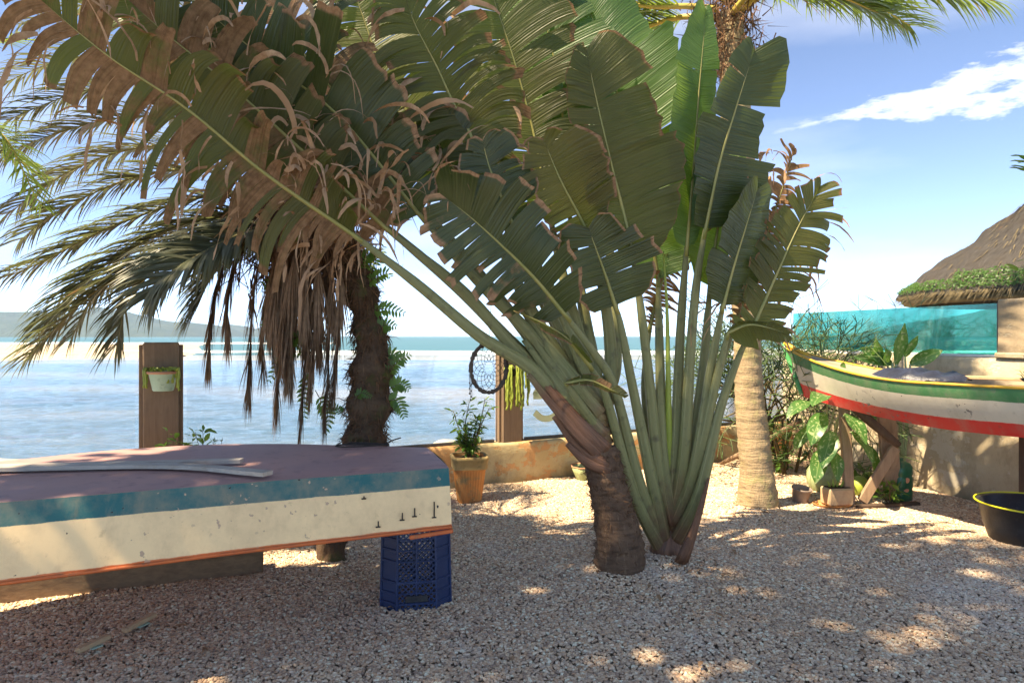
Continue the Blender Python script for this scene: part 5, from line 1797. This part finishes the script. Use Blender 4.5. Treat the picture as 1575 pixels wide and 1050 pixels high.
for i, f_ in enumerate(fl):
    frond(pl, pxs(*f_), 100 + i, ll=.44 if i not in (5,) else .46, count=124, droop=1.0, dry=.12 if i in (1, 6) else .02, wid=.014 if i != 5 else .018, up=None if i != 5 else np.array([.1, -.6, .8]))
dd_ = [  # dead skirt
    [(430, 345, 4.7), (395, 420, 4.6), (386, 520, 4.58), (384, 610, 4.58)],
    [(450, 350, 4.65), (440, 440, 4.5), (432, 540, 4.46), (426, 630, 4.46)],
    [(470, 352, 4.66), (476, 440, 4.52), (470, 560, 4.5), (462, 660, 4.5)],
    [(495, 355, 4.66), (508, 430, 4.54), (506, 540, 4.52), (500, 650, 4.52)],
    [(425, 340, 4.75), (350, 400, 4.7), (326, 480, 4.68), (322, 560, 4.68)],
    [(480, 345, 4.62), (458, 420, 4.45), (448, 490, 4.40), (446, 580, 4.40)],
    [(455, 345, 4.85), (415, 430, 4.9), (405, 500, 4.9), (404, 570, 4.9)],
    [(440, 335, 4.7), (375, 370, 4.6), (352, 450, 4.55), (350, 520, 4.55)],
    [(500, 350, 4.6), (522, 420, 4.52), (520, 520, 4.5), (512, 610, 4.5)],
    [(470, 350, 4.6), (452, 400, 4.42), (440, 470, 4.38), (436, 540, 4.38)],
    [(485, 350, 4.6), (490, 420, 4.46), (484, 500, 4.42), (478, 600, 4.42)],
]
rs_ = random.Random(55)
for k in range(12):
    x0 = rs_.uniform(430, 505); x1 = x0 + rs_.gauss(-8, 28); dz = 4.72 + rs_.uniform(-.22, .12); ye = rs_.uniform(470, 600)
    dd_.append([(x0, 335 + rs_.uniform(-15, 15), dz), (x0 + (x1 - x0) * .7, 385, dz - .08), (x1, (385 + ye) / 2, dz - .12), (x1 + rs_.gauss(0, 6), ye, dz - .12)])
for i, f_ in enumerate(dd_):
    frond(pl, pxs(*f_), 140 + i, ll=.36, count=84, mat='frond', rmat='rachis_dead', droop=1.3, dry=.85, wid=.0075, sweep=20, hang=.62, bare=.25, r0=.013)
m = MB(); rr_ = random.Random(77)
for i in range(4200):                                        # brown fibre mass of the crown
    p = CR + np.array([rr_.gauss(.0, .21), rr_.gauss(-.07, .13), rr_.gauss(-.12, .17)])
    d = nrm([rr_.gauss(0, .5), rr_.gauss(-.1, .5), rr_.gauss(-.8, .5)])
    Ln = rr_.uniform(.08, .34)
    s_ = nrm(np.cross(d, [rr_.gauss(0, 1), rr_.gauss(0, 1), .3])) * rr_.uniform(.002, .006)
    q = p + d * Ln * .5; e = q + nrm(d + np.array([0, 0, -.8])) * Ln * .5
    m.add([p - s_, p + s_, q + s_, q - s_, e], [(0, 1, 2, 3), (3, 2, 4)])
m.build('crown_fibre', MT['fibre'], pl)['kind'] = 'stuff'


# ferns on that trunk
def pinnate(m, ms, pts, ll, wd, n, rr_, droop=.3):
    P = curve(pts, 14); ms.tube(P, [.004 * (1 - .06 * i) for i in range(14)], 4)
    A = np.array(P)
    for i in range(n):
        t = .2 + .8 * i / (n - 1)
        x = t * 13; k = min(int(x), 12); f = x - k
        p = A[k] * (1 - f) + A[k + 1] * f; T = nrm(A[k + 1] - A[k])
        S = nrm(np.cross(T, [rr_.gauss(0, .2), -1 + rr_.gauss(0, .2), .3]))
        for sg in (-1, 1):
            L_ = ll * math.sin(math.pi * (.25 + .62 * t)) * rr_.uniform(.85, 1.15)
            broad_leaf(m, p, S * sg + T * .55, L_, L_ * wd, up=nrm([0.1, -1, .5]), droop=droop, n=5)


fern_specs = [
    ('bright fern tuft on the left side of the shaggy palm trunk', [((470, 470, 4.66), (430, 430, 4.62), (400, 440, 4.6)), ((475, 500, 4.66), (430, 480, 4.6), (405, 500, 4.58)), ((480, 540, 4.66), (440, 545, 4.6), (415, 585, 4.58)), ((470, 440, 4.7), (440, 400, 4.7), (410, 395, 4.7)), ((480, 560, 4.66), (470, 600, 4.6), (468, 640, 4.6)), ((490, 520, 4.66), (452, 520, 4.55), (430, 545, 4.52)), ((490, 480, 4.7), (450, 455, 4.7), (425, 470, 4.72)), ((485, 600, 4.68), (505, 640, 4.62), (500, 665, 4.6))]),
    ('fern sprays high on the right side of the shaggy palm trunk', [((555, 440, 4.7), (590, 420, 4.66), (600, 425, 4.64)), ((560, 480, 4.72), (595, 475, 4.66), (620, 482, 4.64)), ((568, 520, 4.7), (590, 500, 4.66), (608, 502, 4.64)), ((548, 420, 4.7), (565, 390, 4.66), (582, 392, 4.64)), ((548, 410, 4.74), (572, 405, 4.74), (590, 380, 4.76))]),
    ('fern sprays low on the right side of the shaggy palm trunk', [((592, 580, 4.68), (612, 555, 4.62), (630, 545, 4.6)), ((596, 600, 4.68), (615, 590, 4.62), (628, 598, 4.6)), ((592, 620, 4.66), (610, 615, 4.6), (622, 640, 4.58)), ((585, 560, 4.7), (602, 545, 4.68), (618, 555, 4.68))]),
    ('small fern at the foot of the shaggy palm trunk', [((530, 640, 4.58), (514, 625, 4.54), (500, 632, 4.52)), ((545, 615, 4.56), (556, 604, 4.53), (570, 610, 4.52))]),
]
for fi, (lab, specs) in enumerate(fern_specs):
    t = thing('trunk_fern', lab, 'fern', at(*specs[0][0]), 'ferns growing on the shaggy palm')
    rr_ = random.Random(300 + fi)
    for sp in specs:
        m, ms = MB(), MB()
        pinnate(m, ms, pxs(*sp), .068 if fi < 3 else .04, .40, 10, rr_)
        st_o = ms.build('leaf_stalk', MT['stem_brown'], t)
        m.build('leaflets', MT['fern'], st_o)
# coil of wire at the foot, on the dinghy
m = MB()
c_ = np.array([at(560, 679, 3.96)[0], 3.925, ZT + .004])
m.tube([c_ + np.array([(.14 + .02 * math.sin(a * .7)) * math.cos(a), .05 * math.sin(a), .004 * math.sin(a * 1.3) + .002 * a / 3]) for a in np.linspace(0, 15, 90)], .004, 5)
m.tube(curve([c_ + [.13, 0, .01], c_ + [.17, .0, .03], c_ + [.22, 0, .045]], 6), .004, 5)
tag(m.build('wire_coil', MT['cord'], org=c_), 'loose coil of dark wire on the dinghy at the shaggy trunk', 'wire')

# --- ringed palm at the right
b1 = gnd(1172, 787) + np.array([0, .15, 0])
p2 = thing('ringed_palm', 'tall palm with a pale ringed trunk beside the canoe', 'palm', b1)
P = curve([b1 + [0.02, 0, -.03], at(1163, 720, 5.93), at(1152, 600, 5.92), at(1147, 480, 5.9), at(1140, 300, 5.88), at(1128, 120, 5.85), at(1122, 20, 5.85)], 170)
rad = []
for i in range(170):
    t = i / 169
    rad.append((.128 + .045 * max(0, 1 - t / .09) ** 1.3 + .012 * math.cos(t * 9)) * (1 - .12 * t) * (1 + .052 * (1 - ((i * .27 + .15 * math.sin(i * .21)) % 1))))
m = MB(); m.tube(P, rad, 28)
for i, v in enumerate(m.v):
    e = .008 * mnoise.noise((v[0] * 7, v[1] * 7, v[2] * 14)) + .003 * mnoise.noise((v[0] * 40, v[1] * 40, v[2] * 60))
    m.v[i] = (v[0] + e, v[1] - e, v[2])
trk2 = m.build('trunk', MT['trunk_palm'], p2)
C2 = at(1118, 18, 5.85)
m = MB(); rr_ = random.Random(21)
for i in range(1700):
    p = C2 + np.array([rr_.gauss(0, .13), rr_.gauss(0, .12), rr_.uniform(-.55, .25)])
    d = nrm([rr_.gauss(0, .4), rr_.gauss(0, .4), rr_.gauss(-.6, .7)])
    Ln = rr_.uniform(.08, .25)
    s_ = nrm(np.cross(d, [rr_.gauss(0, 1), rr_.gauss(0, 1), .3])) * rr_.uniform(.003, .008)
    m.add([p - s_, p + s_, p + d * Ln], [(0, 1, 2)])
m.build('crown_fibre', MT['fibre'], p2)['kind'] = 'stuff'
f2_ = [
    [(1125, 18, 5.8), (1175, -22, 5.6), (1260, -38, 5.4), (1390, -28, 5.2), (1530, 2, 5.1)],
    [(1128, 22, 5.8), (1170, -5, 5.7), (1220, -15, 5.6), (1290, -5, 5.5), (1350, 20, 5.4)],
    [(1130, 25, 5.85), (1180, -10, 6.0), (1250, -20, 6.2), (1330, 0, 6.4), (1400, 40, 6.5)],
    [(1105, 15, 5.8), (1060, 10, 5.85), (985, 8, 5.95), (900, -20, 6.1), (830, -10, 6.2)],
    [(1100, 30, 5.9), (1040, 28, 6.1), (960, 60, 6.3), (880, 130, 6.5)],
    [(1115, 5, 5.9), (1090, -80, 6.1), (1020, -160, 6.3), (900, -190, 6.5)],
    [(1125, 5, 5.9), (1160, -90, 6.0), (1250, -190, 6.2), (1380, -220, 6.4)],
    [(1128, 20, 5.75), (1160, -20, 5.4), (1200, -60, 5.0), (1240, -70, 4.7)],
]
for i, f_ in enumerate(f2_):
    frond(p2, pxs(*f_), 200 + i, ll=.60, count=110, mat='frond_bright', rmat='rachis_yellow', droop=.95, dry=.06, wid=.014, r0=.032, bare=.2)

# --- palm out at the left edge, one frond reaching in
b3 = np.array([-5.3, 5.0, 0.])
p3 = thing('leaning_palm', 'palm at the left edge with a bright yellow green frond hanging into view', 'palm', b3)
m = MB(); P = curve([b3 + [0, 0, -.03], b3 + [.15, 0, 1.2], b3 + [.45, .05, 2.6]], 60)
m.tube(P, [.17 * (1 - .25 * i / 59) * (1 + .03 * ((i * .33) % 1)) for i in range(60)], 18); m.build('trunk', MT['trunk_palm'], p3)
K3 = b3 + np.array([.45, .05, 2.6])
for i, tip in enumerate([at(-12, 215, 4.6), at(65, 318, 4.5), at(40, 60, 5.0), K3 + [1.0, -1.2, .4], K3 + [-.2, -1.6, .3], K3 + [-1.4, -.6, .2], K3 + [-1.2, 1.0, .2], K3 + [.4, 1.5, .4]]):
    mid = (K3 + tip) / 2 + np.array([0, 0, .42])
    if i == 1:
        mid = at(-30, 190, 4.7)
    frond(p3, [K3, mid, tip], 230 + i, ll=.34, count=70, mat='frond_bright', rmat='rachis_yellow', droop=.9, dry=.05, wid=.013, r0=.022)

# ------------------------------------------------------------------ smaller plants
# pencil shrub in the wall corner
sb = np.array([2.98, 7.55, 0])
t = thing('pencil_shrub', 'wiry pencil stemmed shrub in the corner behind the ringed palm', 'shrub', sb)
m = MB(); ml = MB(); rr_ = random.Random(31)


def twig(p, d, L_, r_, depth):
    q = p + d * L_
    (m if depth < 3 else ml).tube([p, (p + q) / 2 + np.array([rr_.gauss(0, .02) * L_, rr_.gauss(0, .02) * L_, 0]), q], [r_, r_ * .9, r_ * .8], 4 if depth < 3 else 3, cap=False, dry=rr_.gauss(.0, .08))
    if depth >= 6: return
    for _ in range(3 if depth in (1, 2, 4) else 2):
        dv = nrm(d + np.array([rr_.gauss(0, .62), rr_.gauss(0, .62), rr_.gauss(.02, .5)]))
        twig(q, dv, L_ * rr_.uniform(.60, .92), max(.0042, r_ * .72), depth + 1)


for k in range(12):
    twig(sb + np.array([rr_.gauss(0, .12), rr_.gauss(0, .12), 0]), nrm([rr_.gauss(0, .26), rr_.gauss(0, .25), 1]), .56, .018, 0)
m.build('stem', MT['stem_brown'], t)
ml.build('twigs', MT['shrub_stick'], t)['kind'] = 'stuff'

# variegated plant by the trestle
vb = gnd(1280, 757) + np.array([0, .12, .26])
t = thing('variegated_plant', 'large leaved variegated plant in front of the canoe bow', 'plant', vb)
vl = [((1262, 612), 6.0, (-.5, -.5, .12), .34), ((1238, 622), 6.0, (-.9, -.3, -.1), .30), ((1300, 598), 6.0, (.4, -.5, .5), .20), ((1258, 640), 5.95, (-.7, -.6, -.5), .36), ((1290, 640), 5.9, (.2, -.8, -.4), .34), ((1272, 668), 5.95, (-.6, -.5, -.7), .36), ((1300, 668), 5.95, (.5, -.5, -.6), .30), ((1325, 690), 6.2, (.3, -.3, -.9), .34), ((1255, 695), 6.0, (-.5, -.5, -.8), .32), ((1312, 640), 6.25, (.8, -.2, -.2), .26), ((1246, 660), 6.1, (-.9, -.2, -.4), .30), ((1276, 700), 6.0, (-.2, -.6, -.8), .26), ((1283, 590), 6.0, (0, -.2, 1), .18), ((1292, 625), 5.95, (.6, -.7, .1), .26)]
for k, ((px, py), d, dv, L_) in enumerate(vl):
    a = at(px + 10, py - 4, d)
    P = curve([vb + np.array([rr_.gauss(0, .04), rr_.gauss(0, .04), 0]), (vb + a) / 2 + np.array([0, 0, .10]), a], 9)
    m = MB(); m.tube(P, [.011 - .0008 * i for i in range(9)], 6); lf = m.build('leaf', MT['pot_green'], t)
    m = MB(); broad_leaf(m, a, dv, L_, L_ * .50, droop=.9, n=10, seed=k, up=nrm([.1, -.35, 1])); m.build('blade', MT['variegated'], lf)

# the same kind of leaves behind the canoe, against the teal glass
vb = np.array([3.86, 6.75, 0.])
t = thing('variegated_plant', 'variegated plant standing behind the canoe against the teal glass', 'plant', vb)
for k, (a, tip, wd) in enumerate([((1378, 560), (1390, 499), .16), ((1350, 560), (1346, 522), .15), ((1372, 560), (1326, 533), .14), ((1400, 560), (1446, 537), .15), ((1372, 558), (1316, 545), .12), ((1392, 548), (1410, 516), .10), ((1365, 562), (1362, 536), .13)]):
    A_, B_ = at(*a, 6.35), at(*tip, 6.25)
    m = MB(); m.tube(curve([vb, (vb + A_) / 2 + [.02 * k - .06, 0, .05], A_], 8), .010, 6); lf = m.build('leaf', MT['pot_green'], t)
    m = MB(); broad_leaf(m, A_, B_ - A_, np.linalg.norm(B_ - A_) * 1.05, wd, droop=.15, n=9, seed=k, up=nrm([.2, -1, .2])); m.build('blade', MT['variegated'], lf)

# low green shrubs behind the palm and under the canoe
for (px, py, d, lab, tg, sd_) in [
    (1205, 712, 7.3, 'light green leafy shrub just behind the ringed palm trunk', [(1192, 645), (1212, 652), (1200, 668), (1222, 672), (1190, 680), (1210, 640)], 61),
    (1250, 722, 7.6, 'small leafy seedlings at the sunlit foot of the side wall', [(1235, 690), (1262, 694), (1250, 684), (1272, 700)], 62),
    (1330, 765, 6.5, 'low leafy plant behind the crossed trestle planks', [(1330, 722), (1318, 735), (1345, 728), (1352, 740), (1338, 715)], 63),
    (1368, 768, 6.05, 'tiny weed at the foot of the wide trestle leg', [(1362, 750), (1374, 748), (1368, 742)], 64)]:
    b_ = at(px, py, d); b_[2] = 0
    t = thing('garden_shrub', lab, 'plant', b_)
    bushy(t, b_, [at(x, y, d - .1 * (k % 3) + .1) for k, (x, y) in enumerate(tg)], None, 20, MT['green'], MT['stem_brown'], sd_, size=(.05, .10), spread=.06, r0=.006)
# weeds showing over the dinghy by the left post
for (px, d, lab, tg, sd_) in [(262, 5.2, 'bright weed rising over the dinghy in front of the left post', [(246, 675), (258, 664), (275, 662), (282, 672), (268, 668)], 71), (318, 5.2, 'second sparse weed rising over the dinghy right of the left post', [(300, 664), (312, 662), (330, 672), (342, 673)], 72)]:
    b_ = at(px, 720, d); b_[2] = 0
    t = thing('weed', lab, 'plant', b_, 'weeds behind the dinghy')
    bushy(t, b_, [at(x, y, d) for (x, y) in tg], None, 26, MT['green'], MT['stem_brown'], sd_, size=(.05, .09), spread=.05, r0=.005)

# leafy twig reaching in from the right
t = thing('overhanging_twig', 'bright green leafy twig reaching in at the right edge', 'branch', at(1640, 300, 4.0))
m = MB(); m.tube(curve(pxs((1760, 560, 4.0), (1680, 420, 4.0), (1640, 300, 4.0), (1600, 255, 4.0)), 10), .008, 6); m.tube(curve(pxs((1680, 420, 4.0), (1620, 410, 3.95), (1590, 405, 3.9)), 6), .006, 6)
m.tube([np.array([3.9, 4.0, -.02]), at(1760, 560, 4.0)], .02, 8); m.build('stem', MT['stem_brown'], t)
m = MB(); rr_ = random.Random(15)
for k in range(26):
    c_ = at(*[(1590, 250, 4.0), (1598, 410, 3.92), (1625, 275, 4.0)][k % 3]) + np.array([rr_.gauss(0, .05), rr_.gauss(0, .05), rr_.gauss(0, .04)])
    broad_leaf(m, c_, (rr_.gauss(-.7, .4), rr_.gauss(-.2, .4), rr_.gauss(.1, .4)), rr_.uniform(.07, .12), .045, droop=.4, n=6)
m.build('foliage', MT['green'], t)

# ------------------------------------------------------------------ dreamcatcher hung from a stalk
dc = at(752, 566, 4.22)
t = thing('dreamcatcher', 'dreamcatcher with a dark wrapped ring hanging before the sea', 'dreamcatcher', dc)
rx, rz_ = .112, .150
ringp = [dc + np.array([rx * math.cos(a) * .97, .045 * math.cos(a), rz_ * math.sin(a)]) for a in np.linspace(0, 2 * math.pi, 61)]
m = MB(); m.tube(ringp, [.0125 + .0035 * math.sin(i * 2.7) + .002 * math.sin(i * 1.1) for i in range(61)], 8, cap=False); m.build('ring', MT['twig'], t)
m = MB()
prev = None
Nw = 14
for lv in range(6):
    s = .97 - .145 * lv
    pts = []
    for k in range(Nw + 1):
        a = 2 * math.pi * (k + .5 * (lv % 2)) / Nw
        pts.append(dc + np.array([rx * s * math.cos(a), .045 * s * math.cos(a), rz_ * s * math.sin(a)]))
    if prev is not None:
        for k in range(Nw):
            j = k if lv % 2 == 0 else k
            m.tube([prev[k], pts[k]], .0017, 3, cap=False)
            m.tube([prev[(k + 1) % Nw] if lv % 2 else prev[k], pts[k] if lv % 2 else pts[(k + 1) % Nw]], .0017, 3, cap=False)
    prev = pts
m.build('web', MT['cord'], t)
m = MB(); m.tube([ringp[15], at(757, 440, 4.25)], .0016, 4); m.build('hanging_cord', MT['cord'], t)
m = MB()
for k, (dx, L_) in enumerate([(-.112, .17), (-.118, .13), (-.106, .15)]):
    a = dc + np.array([dx, -.04, -.03]); m.tube([a, a + [0.002 * k, 0, -L_]], .0014, 4)
    for q in (.45, .72, .95):
        m.lathe(a + np.array([0, 0, -L_ * q]), [(.001, -.006), (.005, 0), (.001, .006)], 6)
m.build('beaded_tassel', MT['cord'], t)

# ------------------------------------------------------------------ tree added behind the camera's left shoulder to shade the fan and near gravel
sh = np.array([-sun_h[0], -sun_h[1], 0])                         # the way the light travels on the ground
U_ = np.array([-sh[1], sh[0], 0]); W_ = sh * math.sin(SUN_EL) + UPV * math.cos(SUN_EL)


def sunpt(u, v, dist):
    return U_ * u + W_ * v + SUN * dist


tr_b = np.array([-5.0, -1.2, 0.])
t = thing('added_shade_tree', 'leafy tree added out of view at the left, crown shaped to shade the near gravel', 'tree', tr_b)
m = MB()
m.tube(curve([tr_b + [0, 0, -.05], tr_b + [.05, .1, 2.6], tr_b + [.3, .3, 5.6]], 14), [.24, .21, .2, .19, .19, .18, .18, .17, .17, .16, .16, .15, .15, .14], 14)
clumps = []  # crown clumps set along the sun rays of the spots to be shaded
for u in np.arange(1.3, 3.8, .5):
    for v in np.arange(-.6, 5.8, .5):
        if (u > 2.4 and v > 4.3) or (u > 2.9 and v > 3.4) or (u > 3.3 and v > 2.5):
            continue
        clumps.append((u, v))
clumps += [(3.85, 1.6), (3.95, 2.0), (4.1, 1.4), (4.15, 1.9), (3.9, 2.5), (4.1, 2.4), (3.8, 2.9), (4.25, 2.1)]
clumps += [(3.75, .1), (3.8, .5), (3.85, .9), (3.8, 1.3), (4.0, .7), (3.8, 1.8), (3.95, 1.2)]
rr_ = random.Random(90)
ml = MB()
top = tr_b + np.array([.3, .3, 5.6])
for (u, v) in clumps:
    d = 8.6 + rr_.uniform(-.6, .6) + .1 * v
    c_ = sunpt(u + rr_.gauss(0, .1), v + rr_.gauss(0, .1), d)
    if c_[2] < 3.9: c_ = c_ + SUN * (3.9 - c_[2]) / SUN[2]
    m.tube(curve([top, (top + c_) / 2 + [0, 0, .25], c_], 7), [.06, .05, .04, .03, .022, .016, .01], 5)
    for k in range(120):
        p = c_ + np.array([rr_.gauss(0, .22), rr_.gauss(0, .22), rr_.gauss(0, .20)])
        leaf_quad(ml, p, (rr_.gauss(0, .6), rr_.gauss(0, .6), 1), rr_.uniform(.08, .15), rr_, .55)
m.build('trunk', MT['trunk_tree'], t)
ml.build('crown', MT['green'], t)['kind'] = 'stuff'
